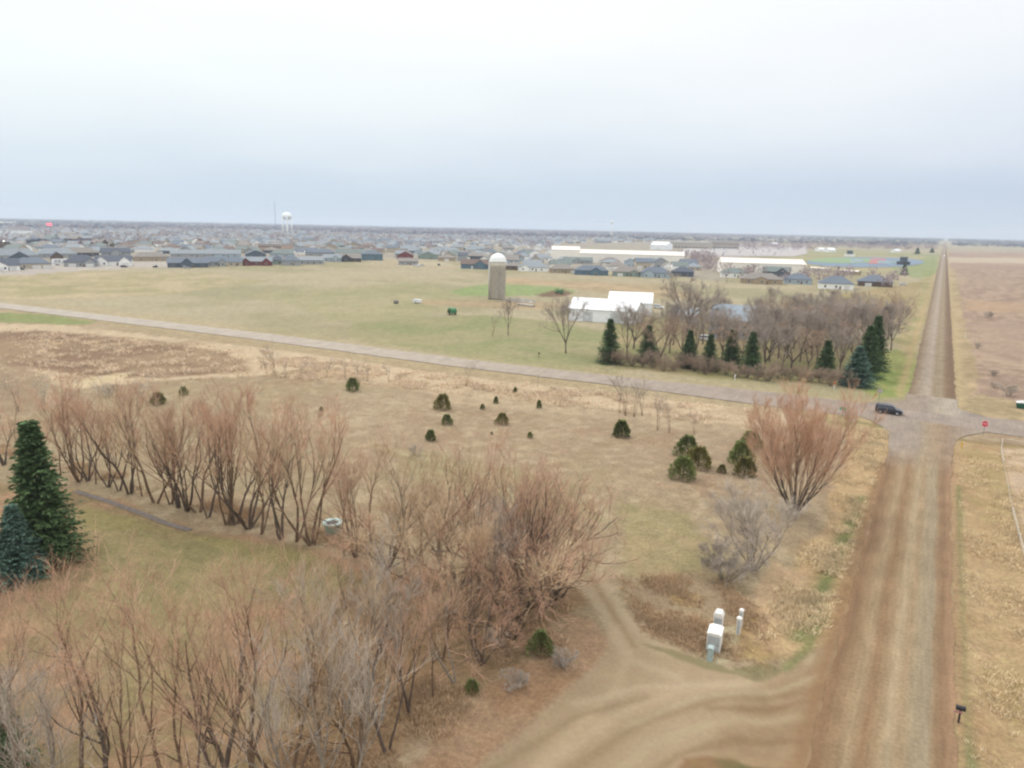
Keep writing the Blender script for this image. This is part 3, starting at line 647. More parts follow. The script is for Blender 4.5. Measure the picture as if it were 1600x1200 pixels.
for bx, by, ty in [(430,588,530),(446,590,560),(416,584,556),(470,592,560),(510,590,556),(560,596,560),(575,598,566),(540,594,562),(608,598,568),(728,604,560),(978,650,570),(990,652,586),(1004,650,590),(968,646,596),(840,606,584),(1027,672,610),(1046,676,622),(1085,680,640)]:
    o, H0 = take('sap'); place(o, bx, by, H0, ty, rnd.random()*6, 9, rnd.uniform(.7, 1.1))
    row('sap', o, 'thin bare sapling', 'in the pale reeds below the cross road', bx, 'sapling', 'saplings in the reeds')
for bx, by in [(70,640),(100,650),(130,655),(30,640),(0,650),(160,640),(195,650),(215,640)]:
    o, H0 = take('sap'); place(o, bx, by+4, H0, by-50, rnd.random()*6, 6, 1.3)
    row('sap2', o, 'bare thicket sapling', 'at the left end of the meadow', bx, 'sapling', 'thicket at the left end of the meadow')

# ---- evergreens
def blades(rng, P, D, L, w, droop=0.0):
    """flat pointed needle sprays: start P, direction D, length L, width w"""
    D = unit(D); side = unit(np.cross(D, rng.normal(0, 1, D.shape)))
    tip = P + D*L[:, None] - np.array((0, 0, 1.))*(droop*L)[:, None]
    mid = P + D*(L*.45)[:, None]
    V = np.stack((P, mid+side*w[:, None], tip, mid-side*w[:, None]), 1).reshape(-1, 3)
    i = np.arange(len(P))[:, None]*4
    return V, i+np.array([[0, 1, 2, 3]])
def spruce(name, seed, Ht, Rm, leaf, taper=.9, dens=1.0):
    rng = np.random.default_rng(seed); root = empty(name)
    mb = MB(); mb.tube((0, 0, -.2), (0, 0, Ht*.97), Ht*.018, .015, 7); mb.build('trunk', bark_d, root, True)
    B = []
    z = Ht*.03; k = 0
    while z < Ht*.985:
        f = z/Ht; Rl = Rm*((1-f)**taper)*(.9+.2*rng.random())+.06
        nb = int((9+10*(1-f))*dens)
        for i in range(nb):
            B.append((z+rng.normal(0, .05), rng.random()*6.283, Rl*(.72+.38*rng.random())))
        z += Ht*.019*(.7+.6*rng.random()); k += 1
    B = np.array(B); nb = len(B)
    a = B[:, 1]; out_ = np.stack((np.cos(a), np.sin(a), np.zeros(nb)), 1)
    n = 15; t = (np.arange(n)+rng.random((nb, n)))/n
    base = np.stack((0*a, 0*a, B[:, 0]), 1)
    f = (B[:, 0]/Ht)
    rise = (.35*f-.30)                       # lower boughs droop, upper ones rise
    pts = base[:, None, :] + out_[:, None, :]*(B[:, 2:3]*t)[..., None]
    pts[..., 2] += B[:, 2:3]*t*(rise[:, None]) + .16*B[:, 2:3]*t**2.5
    P = pts.reshape(-1, 3); O = np.repeat(out_, n, 0)
    sd = np.stack((-O[:, 1], O[:, 0], 0*O[:, 0]), 1)*rng.choice((-1, 1), len(P))[:, None]
    D = O*.8 + sd*rng.uniform(.1, 1.0, len(P))[:, None] + np.array((0, 0, 1))*rng.uniform(-.25, .3, len(P))[:, None]
    L = Rm*.17*(.6+.8*rng.random(len(P)))*(1.1-.5*t.reshape(-1)); w = L*.2
    V1, Q1 = blades(rng, P, D, L, w, .12)
    link('crown', np_mesh('crown', V1, Q1), leaf, root)
    return root
def cedar(name, seed, Ht, Rm, leaf, n=2600):
    rng = np.random.default_rng(seed); root = empty(name)
    mb = MB(); mb.tube((0, 0, -.1), (0, 0, Ht*.8), Ht*.03, .01, 6); mb.build('trunk', bark_d, root, True)
    u = rng.random(n); a = rng.random(n)*6.283; zf = rng.random(n)**.8
    lump = 1+.18*np.sin(a*3+seed)+.12*np.sin(a*5+zf*7)
    prof = np.sqrt(np.clip(1-np.abs(zf*1.08-.28)**1.7*1.35, 0.0, 1))*(1-.35*zf)
    rr = Rm*prof*lump*(1-.45*u**2.2)
    rr = rr*(1+.25*(fbm(a*1.3+seed, zf*5, seed, 2)-.5)*2); P = np.stack((np.cos(a)*rr, np.sin(a)*rr, zf*Ht*.93), 1)
    D = np.stack((np.cos(a), np.sin(a), np.full(n, .9)), 1)+rng.normal(0, .25, (n, 3))
    L = Ht*.13*(.5+1.1*rng.random(n)**2); V, Q = blades(rng, P, D, L, L*.15)
    link('crown', np_mesh('crown', V, Q), leaf, root); return root
lf_g = pm('needles_green', (70,88,56), k=1.4, var=.3, island=.35, scale=.9, objvar=.12, spec=.2)
lf_b = pm('needles_blue', (78,100,88), k=1.4, var=.3, island=.35, scale=.9, objvar=.1, spec=.2)
lf_c = pm('cedar_green', (94,102,60), k=1.4, var=.3, island=.4, scale=1.2, objvar=.2, spec=.2)
lf_c2 = pm('cedar_rusty', (104,100,58), k=1.3, var=.3, island=.4, scale=1.2, objvar=.15, spec=.2)
protos['sp'] = (spruce('spruce', 21, 12, 3.6, lf_g), 12); protos['sb'] = (spruce('blue_spruce', 22, 12, 4.0, lf_b), 12)
protos['sf'] = (spruce('spruce', 23, 11, 2.7, lf_g, .8), 11)
protos['ce'] = (cedar('cedar_bush', 31, 2.4, 1.15, lf_c), 2.4); protos['cr'] = (cedar('cedar_bush', 32, 2.4, 1.25, lf_c2), 2.4); protos['cn'] = (cedar('cedar_bush', 33, 2.4, .8, lf_c), 2.4)
for k, bx, by, ty, ws, lab in [('sp',72,876,655,1.0,'tall dark green spruce on the lawn at the left edge'), ('sb',32,900,788,1.25,'blue-green spruce in front of the tall dark spruce'), ('sb',-16,918,800,1.2,'blue spruce cut off by the left edge of the picture'),
        ('sp',-10,1215,1015,1.0,'dark green spruce behind bare trees in the bottom left corner')]:
    o, H0 = take(k); place(o, bx, by, H0, ty, rnd.random()*6, 20, ws); tag(o, lab, 'tree', 'spruces on the lawn')
for k, bx, by, ty, ws in [('sf',951,567,497,.95),('sf',1011,566,508,1.1),('sp',1075,574,515,.8),('sf',1107,578,521,.95),('sp',1141,574,514,.85),('sf',1172,582,518,1.0),('sf',1288,588,531,1.1),('sb',1337,603,541,1.1),('sf',1352,590,508,1.0),('sp',1363,578,493,.75)]:
    o, H0 = take(k); place(o, bx, by, H0, ty, rnd.random()*6, 20, ws*1.4)
    row('farm_spruce', o, 'blue-tinged spruce' if k == 'sb' else 'dark green spruce', 'of those before the farmhouse', bx, 'tree', 'spruces around the farmhouse')
CED = [(551,611,589,'ce',1.1),(692,639,613,'cr',1.1),(698,663,646,'ce',1.2),(673,688,670,'cn',1.4),(785,663,644,'cr',1.2),(842,637,624,'cn',1.0),(754,639,630,'ce',1.0),(775,630,618,'cn',1.0),(805,614,604,'cn',1.0),(828,684,674,'ce',1.0),(768,679,674,'ce',1.0),
       (971,682,655,'cn',1.5),(1074,712,678,'ce',1.25),(1091,729,695,'cr',1.3),(1067,747,710,'ce',1.25),(1128,738,724,'cr',1.1),(1158,726,686,'ce',1.1),(1163,742,712,'cr',1.2),(1172,700,672,'ce',1.4),(247,632,612,'cr',1.2),(287,618,603,'ce',1.1),(502,641,634,'ce',1.0),(845,1020,985,'ce',1.3),(738,1080,1060,'ce',1.2)]
for bx, by, ty, k, ws in CED:
    o, H0 = take(k); place(o, bx, by, H0, by-(by-ty)*.92, rnd.random()*6, 9, ws*.86)
    if by > 900: tag(o, 'dark green cedar bush on the bank, ' + ('nearest the drive' if bx > 800 else 'under the hedge trees'), 'bush', 'cedar bushes')
    elif bx > 1500: tag(o, 'rusty cedar bush in the right field, ' + ('upper of two' if by < 600 else 'lower of two'), 'bush', 'cedar bushes')
    else: row('cedar', o, 'rusty-green cedar bush' if k == 'cr' else 'dark green cedar bush', 'in the meadow', bx, 'bush', 'cedar bushes')

# ---- farmstead trees
bark_p = pm('bark_farm', (120,106,96), k=.85, var=.25, scale=2, objvar=.15)
tw_b = pm('twigs_farm_rust', (178,154,134), k=1.05, var=.15, island=.3, objvar=.12, scale=.4)
kw = dict(twr=.022, bark=bark_p)
protos['fa'] = (bare_tree('bare_tree', 41, 13, 5, .42, 8, 5, 4, 3, .62, .04, .17, 1.5, .020, bark_p, tw_p, single=2.5, lf=.55), 13)
protos['fb'] = (bare_tree('bare_tree', 42, 13, 4, .30, 8, 5, 4, 3, .55, .06, .16, 1.5, .020, bark_p, tw_p, single=3.0, lf=.55), 13)
protos['fc'] = (bare_tree('bare_tree', 43, 13, 5, .50, 8, 5, 4, 3, .62, .03, .17, 1.5, .020, bark_p, tw_b, single=1.8, lf=.55), 13)
protos['bi'] = (bare_tree('big_bare_tree', 44, 16, 7, .8, 9, 6, 5, 3, .6, .03, .24, 1.3, .018, bark_p, tw_p, single=3.5, lf=.45), 16)
o, H0 = take('bi'); place(o, 1074, 520, H0, 412, .3, 22, .95); tag(o, 'largest bare tree, wide dark crown rising behind the white barn', 'tree')
for k, bx, by, ty, ws, lab in [('fa',884,552,462,.75,'lone bare tree in front of the left end of the white barn'), ('fb',794,524,468,.8,'bare tree in the grass in front of the silo, right of a thin one'), ('sap',769,527,480,.9,'thin bare sapling in the grass in front of the silo'),
        ('fc',1388,530,452,1.0,'rust-tinged bare tree beside the far gravel road'), ('fb',1404,520,470,.9,'thin bare tree nearest the far gravel road')]:
    o, H0 = take(k); place(o, bx, by, H0, ty, rnd.random()*6, 22, ws); tag(o, lab, 'tree')
FT = [(979,562,480),(990,545,478),(1033,565,490),(1046,552,476),(1052,540,470),(1066,556,488),(1098,538,470),(1110,548,480),(1122,530,478),(1128,560,495),(1148,545,490),(1160,560,505),(1186,540,470),(1196,552,478),(1208,545,465),(1216,560,485),(1230,560,480),(1240,545,468),(1250,565,490),(1258,535,466),(1268,555,478),(1282,540,465),(1296,555,470),(1306,545,468),(1318,560,478),(1326,535,462),(1340,545,470),(1350,560,480),(1312,580,510),(1262,578,505),(1222,580,515),(1194,578,510),(1365,530,464),(1376,548,480),(1130,505,465),(1090,500,455),(1290,510,455),(1330,505,452),(1245,505,455),(1205,500,452),(1086,560,490),(1136,570,495),(1172,555,480),(1202,565,490),(1236,575,500),(1276,570,495),(1300,570,492),(1334,572,495),(1226,535,462),(1262,515,458),(1303,530,462),(1180,520,468),(1370,565,490),(1020,550,485),(1392,548,478)]
for i, (bx, by, ty) in enumerate(FT):
    k = 'fb' if i % 3 == 0 else ('fa' if i % 3 == 1 else 'fc')
    o, H0 = take(k); place(o, bx, by, H0, ty, rnd.random()*6, 20, rnd.uniform(.8, 1.15))
    zone = ('left of the farmhouse' if bx < 1125 else 'before the farmhouse' if bx < 1190 else 'in the middle of the grove' if bx < 1275 else 'at the right side of the grove')
    row('ft'+zone, o, {'fa': 'round bare tree', 'fb': 'slender bare tree', 'fc': 'rusty bare tree'}[k], zone, bx, 'tree', 'bare trees around the farmhouse')
# brush hedge along the cross road: individual shrubs
tw_h = pm('twigs_hedge', (162, 142, 124), k=1.05, var=.15, island=.3, objvar=.2, scale=.4)
protos['hs'] = (bare_tree('hedge_shrub', 51, 3.6, 11, .6, 7, 4, 4, 2, .6, .04, .04, .6, .012, bark_p, tw_h, lf=.5, t1=.05), 3.6)
for i in range(24):
    f = i/23; bx = 955 + f*375; by = 569 + f*37 + rnd.uniform(-4, 3)
    o, H0 = take('hs'); place(o, bx, by, H0, by-24+rnd.uniform(-8, 8), rnd.random()*6, 9, rnd.uniform(.8, 1.25))
    row('hs', o, 'brown twiggy hedge shrub', 'along the cross road', bx, 'shrub', 'hedge shrubs along the cross road')

# ---- dry grass tufts near the camera (nobody could count them)
def tufts(name, n, region, hgt, mt, seed, w=.02, lab=''):
    rng = np.random.default_rng(seed); pts = []
    P = [at(x, y)[:2] for x, y in region]; xs_ = [p[0] for p in P]; ys_ = [p[1] for p in P]
    X = rng.uniform(min(xs_), max(xs_), n*6); Y = rng.uniform(min(ys_), max(ys_), n*6)
    ins = np.zeros(len(X), bool)
    for i in range(len(P)):
        x0, y0 = P[i]; x1, y1 = P[(i+1) % len(P)]
        ins ^= ((y0 > Y) != (y1 > Y)) & (X < (x1-x0)*(Y-y0)/((y1-y0) if y1 != y0 else 1e-9)+x0)
    dd_ = np.full(len(X), 1e9)
    for i in range(len(P)):
        x0, y0 = P[i]; x1, y1 = P[(i+1) % len(P)]; ex, ey = x1-x0, y1-y0
        tt = np.clip(((X-x0)*ex+(Y-y0)*ey)/(ex*ex+ey*ey), 0, 1); dd_ = np.minimum(dd_, np.hypot(X-x0-tt*ex, Y-y0-tt*ey))
    keep = ins & (rng.random(len(X)) < np.clip(dd_/(.12*math.sqrt((max(xs_)-min(xs_))*(max(ys_)-min(ys_)))), 0, 1)) & (rng.random(len(X)) < sstep(fbm(X/4, Y/4, seed, 4), .38, .66)) & ((X < -4.2) | (X > 5.8))
    X = X[keep][:n]; Y = Y[keep][:n]; m = len(X); nb = 7
    X = np.repeat(X, nb)+rng.normal(0, .12, m*nb); Y = np.repeat(Y, nb)+rng.normal(0, .12, m*nb)
    Z = gz(X, Y)-.03; Pt = np.stack((X, Y, Z), 1)
    D = np.stack((rng.normal(0, .45, m*nb), rng.normal(0, .45, m*nb), np.ones(m*nb)), 1)
    L = hgt*(.5+rng.random(m*nb)); V, Q = blades(rng, Pt, D, L, np.full(m*nb, w), .15)
    o = link(name, np_mesh(name, V, Q), mt); tag(o, lab, 'grass', kind='stuff'); return o
g_s = pm('straw', (206,186,152), k=1.15, var=.2, island=.3, scale=.3)
g_r = pm('reed_straw', (212,192,166), k=1.15, var=.2, island=.25, scale=.2)
g_w = pm('weed_brown', (178,152,122), k=1.15, var=.2, island=.3, scale=.3)
tufts('dry_grass', 5000, [(1490,690),(1700,720),(1900,1300),(1486,1300)], .45, g_s, 61, .022, 'tufts of dry straw grass on the right of the gravel road')
tufts('dry_grass', 3500, [(1400,672),(1340,860),(1290,1000),(1180,1010),(1170,980),(1240,870),(1300,760),(1330,670)], .55, g_s, 62, .025, 'tufts of dry straw grass on the verge left of the gravel road')
tufts('dry_weeds', 3000, [(960,900),(1120,890),(1200,960),(1210,1040),(1100,1030),(1000,1000)], .4, g_w, 63, .02, 'brown weeds around the white cabinets')
tufts('dry_weeds', 5000, [(-40,700),(60,730),(200,768),(330,808),(480,850),(600,880),(600,850),(480,815),(330,770),(150,728),(-40,680)], .5, g_w, 67, .025, 'brown undergrowth along the row of willows behind the lawn')
tufts('dry_weeds', 7000, [(540,900),(900,930),(900,1000),(760,1110),(600,1260),(380,1260),(450,1000)], .45, g_w, 64, .02, 'brown weeds and litter under the hedge trees')
tufts('reeds', 6000, [(400,545),(700,585),(960,614),(1180,642),(1190,680),(960,645),(620,608),(400,590)], .8, g_r, 65, .05, 'pale reeds below the cross road')
tufts('reeds', 2600, [(0,510),(400,545),(400,590),(200,605),(0,600)], .8, g_r, 66, .06, 'pale reeds in the thicket at the left')
#PART3
#PART3 ------------------------------------------------------------- buildings
def ray_pt(px, py, depth):
    return np.array((0, 0, H)) + (_f + (px-800)/F*RGT + (600-py)/F*UPV)*depth
def chevron(a0, a1, zc, rise, th, o, mid=None):
    """gable roof section from a0 to a1: eaves at zc, ridge zc+rise, overhang o"""
    mid = (a0+a1)/2 if mid is None else mid
    sl0 = rise/(mid-a0)
    return [(a0-o, zc-o*sl0), (mid, zc+rise), (a1+o, zc-o*sl0), (a1+o, zc-o*sl0+th), (mid, zc+rise+th), (a0-o, zc-o*sl0+th)]
def add_body(mb, w, d, wh, rh, kind):
    x0, x1 = -w/2, w/2
    if kind == 'hip': mb.box(x0, x1, 0, d, -.3, wh)
    elif kind == 'front': mb.prism([(x0, -.3), (x1, -.3), (x1, wh), (0, wh+rh), (x0, wh)], 0, d, 'y')
    else: mb.prism([(0, -.3), (d, -.3), (d, wh), (d/2, wh+rh), (0, wh)], x0, x1, 'x')
def add_roof(mb, w, d, wh, rh, kind, o=.5, th=.22):
    x0, x1 = -w/2, w/2
    if kind == 'hip':
        i = min(d/2, w/2-.5); z0 = wh+.01
        mb.add([(x0-o,-o,z0),(x1+o,-o,z0),(x1+o,d+o,z0),(x0-o,d+o,z0),(x0-o,-o,z0+th),(x1+o,-o,z0+th),(x1+o,d+o,z0+th),(x0-o,d+o,z0+th),(x0+i,d/2,wh+rh+th),(x1-i,d/2,wh+rh+th)],
               [(3,2,1,0),(0,1,5,4),(1,2,6,5),(2,3,7,6),(3,0,4,7),(4,5,9,8),(5,6,9),(6,7,8,9),(7,4,8)])
    elif kind == 'front': mb.prism(chevron(x0, x1, wh+.01, rh, th, o), -o, d+o, 'y')
    else: mb.prism(chevron(0, d, wh+.01, rh, th, o), x0-o, x1+o, 'x')
def wing_shapes(wb_, rb, xa, xb, out_, d, wh, rise):
    xm = (xa+xb)/2
    wb_.prism([(xa, -.3), (xb, -.3), (xb, wh), (xm, wh+rise), (xa, wh)], -out_, d*.45, 'y')
    rb.prism([(u, z) for u, z in chevron(xa, xb, wh+.02, rise, .2, .4)], -out_-.35, d*.5, 'y')
GL = mat('window_glass', (.05, .06, .075), rough=.15, var=.1, spec=.6)
WT = pm('white_trim', (236,236,232), k=.8, var=.04, rough=.5)
DOORM = pm('door_brown', (120,92,72), k=.8, var=.1)
def house(name, px, py, wpx, dep, wh, rh, kind, wallm, roofm, gar=(), wins=3, wings=(), turn=0.0, label=None, cat='house', group=None, stor=1, door=True, garm=None):
    p = at(px, py); s = mpp(p); w = wpx*s
    az = math.atan2(p[0], p[1])                 # clockwise from +Y
    root = empty(name, (p[0], p[1], 0), -az+turn, label, cat, group)
    wbm = MB(); add_body(wbm, w, dep, wh, rh, kind); rb = MB(); add_roof(rb, w, dep, wh, rh, kind)
    for (fa, fb, out_, rise) in wings: wing_shapes(wbm, rb, w*(fa-.5), w*(fb-.5), out_, dep, wh*.99, rise)
    wbm.build('wall', wallm, root); rb.build('roof', roofm, root)
    def face_y(x):
        for (fa, fb, out_, rise) in wings:
            if w*(fa-.5)-.2 <= x <= w*(fb-.5)+.2: return -out_
        return 0
    for gx_, gw in gar:
        x = w*(gx_-.5); fy = face_y(x); m = MB(); m.box(x-gw/2, x+gw/2, fy-.06, fy+.1, 0.02, 2.3)
        for k in range(1, 4): m.box(x-gw/2+.05, x+gw/2-.05, fy-.08, fy-.055, k*.56, k*.56+.04)
        m.build('garage_door', garm or WT, root)
    gxs = [w*(g_[0]-.5) for g_ in gar]; gws = [g_[1] for g_ in gar]
    for st in range(stor):
        for i in range(wins):
            x = w*((i+.6)/(wins+.2)-.5)
            if st == 0 and any(abs(x-a) < b/2+.7 for a, b in zip(gxs, gws)): continue
            fy = face_y(x); z = 1.0+st*2.8
            f = MB(); f.box(x-.68, x+.68, fy-.05, fy+.05, z-.08, z+1.38); wf = f.build('window', WT, root)
            q = MB(); q.box(x-.58, x+.58, fy-.075, fy-.045, z, z+1.3); q.build('pane', GL, wf)
    for sx in (-1, 1):                          # side windows
        for k in (.3, .7):
            x = sx*w/2; f = MB(); f.box(x-.05, x+.05, dep*k-.6, dep*k+.6, 1.0, 2.3); wf = f.build('window', WT, root)
            q = MB(); q.box(x+sx*.06-.02, x+sx*.06+.02, dep*k-.5, dep*k+.5, 1.1, 2.2); q.build('pane', GL, wf)
    if door:
        x = w*.12; fy = face_y(x); m = MB(); m.box(x-.5, x+.5, fy-.055, fy+.05, .02, 2.1); m.build('door', DOORM, root)
    return root
def wm(n, c, k=.72): return pm('wall_'+n, c, k=k, var=.06, scale=.5)
def rm_(n, c, k=.62): return pm('roof_'+n, c, k=k, var=.12, scale=.8)
wW = wm('white', (240,240,236), 1.0); wB = wm('beige', (208,196,176)); wG = wm('grey', (176,180,182)); wL = wm('pale_blue', (188,204,214)); wN = wm('navy', (90,104,120)); wS = wm('slate_blue', (96,128,146)); wR = wm('red', (132,62,62)); wD = wm('charcoal', (78,78,86)); wT = wm('tan', (186,168,140)); wO = wm('sage', (150,168,158)); wK = wm('brown', (112,92,80))
rS = rm_('slate', (128,139,152)); rL = rm_('light_grey', (168,176,182)); rT = rm_('tan_grey', (164,156,148)); rB = rm_('brown', (138,118,108)); rD = rm_('dark', (106,113,126)); rG = rm_('green_grey', (140,152,148))
# front rows, left to right: px, base row, width px, depth, wall h, roof h, kind, wall, roof, garages, windows, wings, label
NEAR = [
 (8,423,40,12,3,3.6,'gable',wW,rD,((.3,4.5),(.8,3)),1,((.05,.6,2,2.4),),'white house with dark roof and white garage doors, cut by the left edge'),
 (52,420,50,12,3,3.4,'hip',wB,rS,((.6,4.8),(.88,4.8)),2,(),'beige hip-roofed house with slate roof left of the parked motorhome'),
 (126,417,44,12,3,4.2,'hip',wG,rD,((.25,4.5),(.8,4.5)),1,((.62,.98,2,2.6),),'grey house with large dark roof right of the parked motorhome'),
 (177,415,50,13,3,3.2,'gable',wW,rD,((.85,4.8),),2,((.02,.36,3,3.4),(.68,.99,3,3.2)),'bright white house with twin front gables and dark roof'),
 (238,408,50,12,3,3.4,'hip',wT,rT,(),3,(),'low tan hip-roofed house right of the bright white twin-gabled house'),
 (294,418,58,13,3,3.0,'gable',wN,rS,(),4,((.33,.62,2.5,3.6),),'navy blue house with dark centre gable at the field edge'),
 (338,416,30,12,3,3.0,'gable',wG,rS,(),3,((.6,.95,2,2.2),),'light grey house between the navy house and the dark red house'),
 (367,416,22,11,3,2.6,'gable',wB,rS,(),2,(),'small beige house just left of the dark red house'),
 (401,415,46,12,3,2.8,'gable',wR,rL,(),3,((.02,.3,2.5,2.8),(.68,.95,2.5,2.8)),'dark red house with two front gables and pale roof'),
 (434,413,20,11,3,3.0,'hip',wO,rD,(),2,(),'small sage green house with dark roof next to the dark red house'),
 (455,415,28,12,3.4,3.6,'hip',wG,rS,(),1,(),'grey box-like house with tall slate hip roof at the field edge'),
 (486,413,38,12,3,2.2,'gable',wG,rL,(),4,(),'long grey house with pale roof and dark porch openings'),
 (519,409,28,12,3,2.6,'gable',wL,rL,(),3,((.5,.9,2,2.4),),'pale blue house with front gable at the field edge'),
 (548,409,32,12,3,3.2,'gable',wD,rT,(),2,((.0,.55,2.5,3.4),),'charcoal house with big black front gable'),
 (582,407,32,13,5.2,3.0,'hip',wS,rS,(),3,(),'two-storey slate blue house at the end of the row'),
 (633,405,24,12,3.4,3.4,'front',wR,rB,(),2,(),'red barn-like house behind the small grey garage house'),
 (638,414,30,12,2.8,2.2,'gable',wG,rT,(),3,(),'small grey house with wide tan-grey roof in front of the red one'),
 (669,405,30,12,3,3.6,'front',wO,rG,(),2,(),'sage house with wide front gable left of the blue brown-roofed house'),
 (698,408,26,12,2.8,2.6,'hip',wT,rT,((.5,4.5),),1,(),'tan hip-roofed house with dark garage opening, between sage and blue houses'),
 (722,408,14,10,5,2.4,'gable',wG,rD,(),1,(),'narrow tall grey house behind the blue brown-roofed house'),
 (741,420,42,12,3.4,3.2,'gable',wS,rB,((.42,1.6),),2,((.52,.92,2.5,3.4),),'teal blue house with brown roof and front gable, left of the silo'),
 (803,422,26,12,2.8,2.8,'hip',wK,rT,(),2,(),'brown-grey house partly behind the silo on its right side'),
 (832,424,46,12,2.8,3.2,'hip',wW,rL,(),3,((.1,.4,2,2),),'whitish house with pale grey hip roof right of the silo'),
 (879,427,40,12,2.8,3.0,'hip',wT,rT,((.9,3.5),),3,(),'tan grey house second right of the silo'),
 (904,412,44,12,2.8,2.6,'gable',wG,rG,(),3,((.3,.6,2,2.4),),'grey-green roofed house just before the tall end of the beige hall'),
 (924,430,52,12,3,3.2,'hip',wS,rS,(),4,((.45,.8,2.5,2.6),),'wide slate blue house with hip roof before the long beige hall'),
 (980,432,44,12,2.8,3.6,'hip',wO,rT,((.25,4),),3,((.55,.9,1.5,1.8),),'pale sage house with tan-grey hip roof before the long beige hall'),
 (1024,434,46,12,3,3.6,'hip',wL,rS,(),3,((.1,.45,2,2.4),),'pale blue house with slate hip roof left of the big bare tree'),
 (1066,432,34,12,3,3.2,'hip',wN,rD,(),2,(),'dark blue-roofed house directly behind the big bare tree'),
 (952,410,30,11,2.6,2.6,'gable',wT,rG,(),2,(),'small green-grey roofed house against the long beige hall'),
 (1000,413,26,11,2.6,2.4,'hip',wG,rG,(),2,(),'small grey hip-roofed house against the right half of the beige hall'),
 (1148,434,40,12,3,3.0,'hip',wW,rG,(),3,(),'white house with green-grey roof left of the second beige hall'),
 (1190,444,62,14,2.8,3.4,'hip',wT,rT,(),3,((.3,.65,1.5,1.8),),'long tan house with low hip roof at the grove edge'),
 (1212,432,40,12,3.4,3.2,'gable',wN,rG,(),3,((.5,.95,2.5,3.2),),'dark blue-green house with front gable before the second beige hall'),
 (1247,444,40,12,2.8,3.2,'hip',wL,rS,(),3,(),'blue-grey hip-roofed house between the tan house and the white-walled house'),
 (1306,452,50,14,3,4.0,'hip',wW,rS,((.8,3),),3,(),'white-walled house with broad slate hip roof right of the second beige hall'),
 (1367,448,48,14,2.8,3.6,'hip',wK,rS,((.3,4),),2,(),'brown house with grey-blue hip roof, nearest to the far gravel road'),
 (26,406,60,12,3,4.6,'hip',wG,rL,(),3,(),'broad pale-roofed house behind the left edge house'),
 (32,412,36,12,3,4.6,'front',wN,rD,(),2,(),'dark front-gabled house behind the beige hip-roofed one at far left'),
 (90,403,54,12,3,4.0,'hip',wG,rL,(),3,(),'pale-roofed house in second row above the motorhome'),
 (90,407,16,10,3,3,'front',wK,rD,(),1,(),'small dark-gabled house just above the motorhome'),
 (128,401,48,12,3,4.0,'hip',wD,rT,(),3,(),'second row house with tan-grey hip roof behind the dark-roofed grey house'),
 (182,400,40,12,3,3.6,'gable',wG,rD,(),2,((.3,.7,2,2.8),),'dark-roofed house behind the bright white twin-gabled house'),
 (300,402,60,12,3,3,'gable',wG,rL,(),3,(),'long pale-roofed house behind the navy blue house'),
 (350,402,50,12,3,3.2,'gable',wL,rL,(),3,(),'pale blue second row house behind the light grey house'),
 (400,403,30,12,3,3.4,'front',wN,rS,(),2,(),'blue front-gabled house behind the dark red house'),
 (440,402,36,12,3,3.4,'hip',wL,rG,(),2,(),'pale blue hip-roofed second row house behind the small sage house'),
 (500,400,44,12,3,3.4,'hip',wG,rS,(),3,(),'grey hip-roofed second row house behind the long grey house'),
 (545,400,40,12,3,3.4,'gable',wW,rG,(),3,(),'white second row house behind the charcoal house'),
]
for i, (px, py, wpx, dep, wh, rh, kind, wl, rf, gar, wi, wg, lab) in enumerate(NEAR):
    house('house', px, py, wpx*1.0, dep, wh*1.12, rh*1.12, kind, wl, rf, gar, wi, wg, turn=rnd.uniform(-.12, .12), label=lab, group='houses at the edge of the hay field', stor=2 if wh > 5 else 1)
# big sheds
shed_w = pm('shed_beige_wall', (238,233,222), k=1.0, var=.04, scale=.3); shed_r = pm('shed_cream_roof', (238,230,218), k=.86, var=.03, scale=.3)
barn_w = pm('barn_white_wall', (236,239,240), k=1.0, var=.05, scale=.5); barn_r = pm('barn_white_roof', (244,246,248), k=.93, var=.03, scale=.4, rough=.4)
def shed(name, pL, pR, dep, wh, rh, wallm, roofm, label, cat='building', doors=2, kind='gable', dm=None, group=None, ribs=True):
    a = at(*pL); b = at(*pR); w = float(np.linalg.norm(b-a)); ang = math.atan2(b[1]-a[1], b[0]-a[0]); c = (a+b)/2
    root = empty(name, (c[0], c[1], 0), ang, label, cat, group)
    m = MB(); add_body(m, w, dep, wh, rh, kind); 
    if ribs:
        n = max(3, int(w/3)); 
        for k in range(n+1): m.box(-w/2+w*k/n-.06, -w/2+w*k/n+.06, -.05, .02, 0, wh-.2)
    m.build('wall', wallm, root)
    r = MB(); add_roof(r, w, dep, wh, rh, kind, .4, .18); r.build('roof', roofm, root)
    for k in range(doors):
        x = w*((k+.7)/(doors+.4)-.5); q = MB(); q.box(x-1.9, x+1.9, -.11, .05, 0.02, min(3.6, wh*.8)); q.box(x-.04, x+.04, -.14, -.1, .1, min(3.5, wh*.78)); q.build('door', dm or WT, root)
    return root
hA = at(915, 411)
shed('warehouse', (905,410), (1068,415), 34, 9.5, 3.4, shed_w, shed_r, 'very long beige hall with cream roof beyond the houses, right of the silo', doors=3)
shed('warehouse', (862,406), (906,407), 36, 11, 3.4, shed_w, shed_r, 'tall beige block joined to the left end of the long beige hall', doors=1)
shed('warehouse', (1127,427), (1258,431), 34, 9.0, 3.4, shed_w, shed_r, 'second beige hall with cream roof left of the sports track', doors=3)
shed('white_building', (1016,390), (1041,391), 24, 9, 5, barn_w, barn_r, 'white building with white roof behind the right end of the long hall', doors=1)
shed('barn', (888,500), (992,507), 15, 4.6, 3.3, barn_w, barn_r, 'long white barn with white roof, nearer of two behind the lone bare tree', 'barn', 2, dm=pm('barn_door', (214,218,220), k=.8), group='white barns')
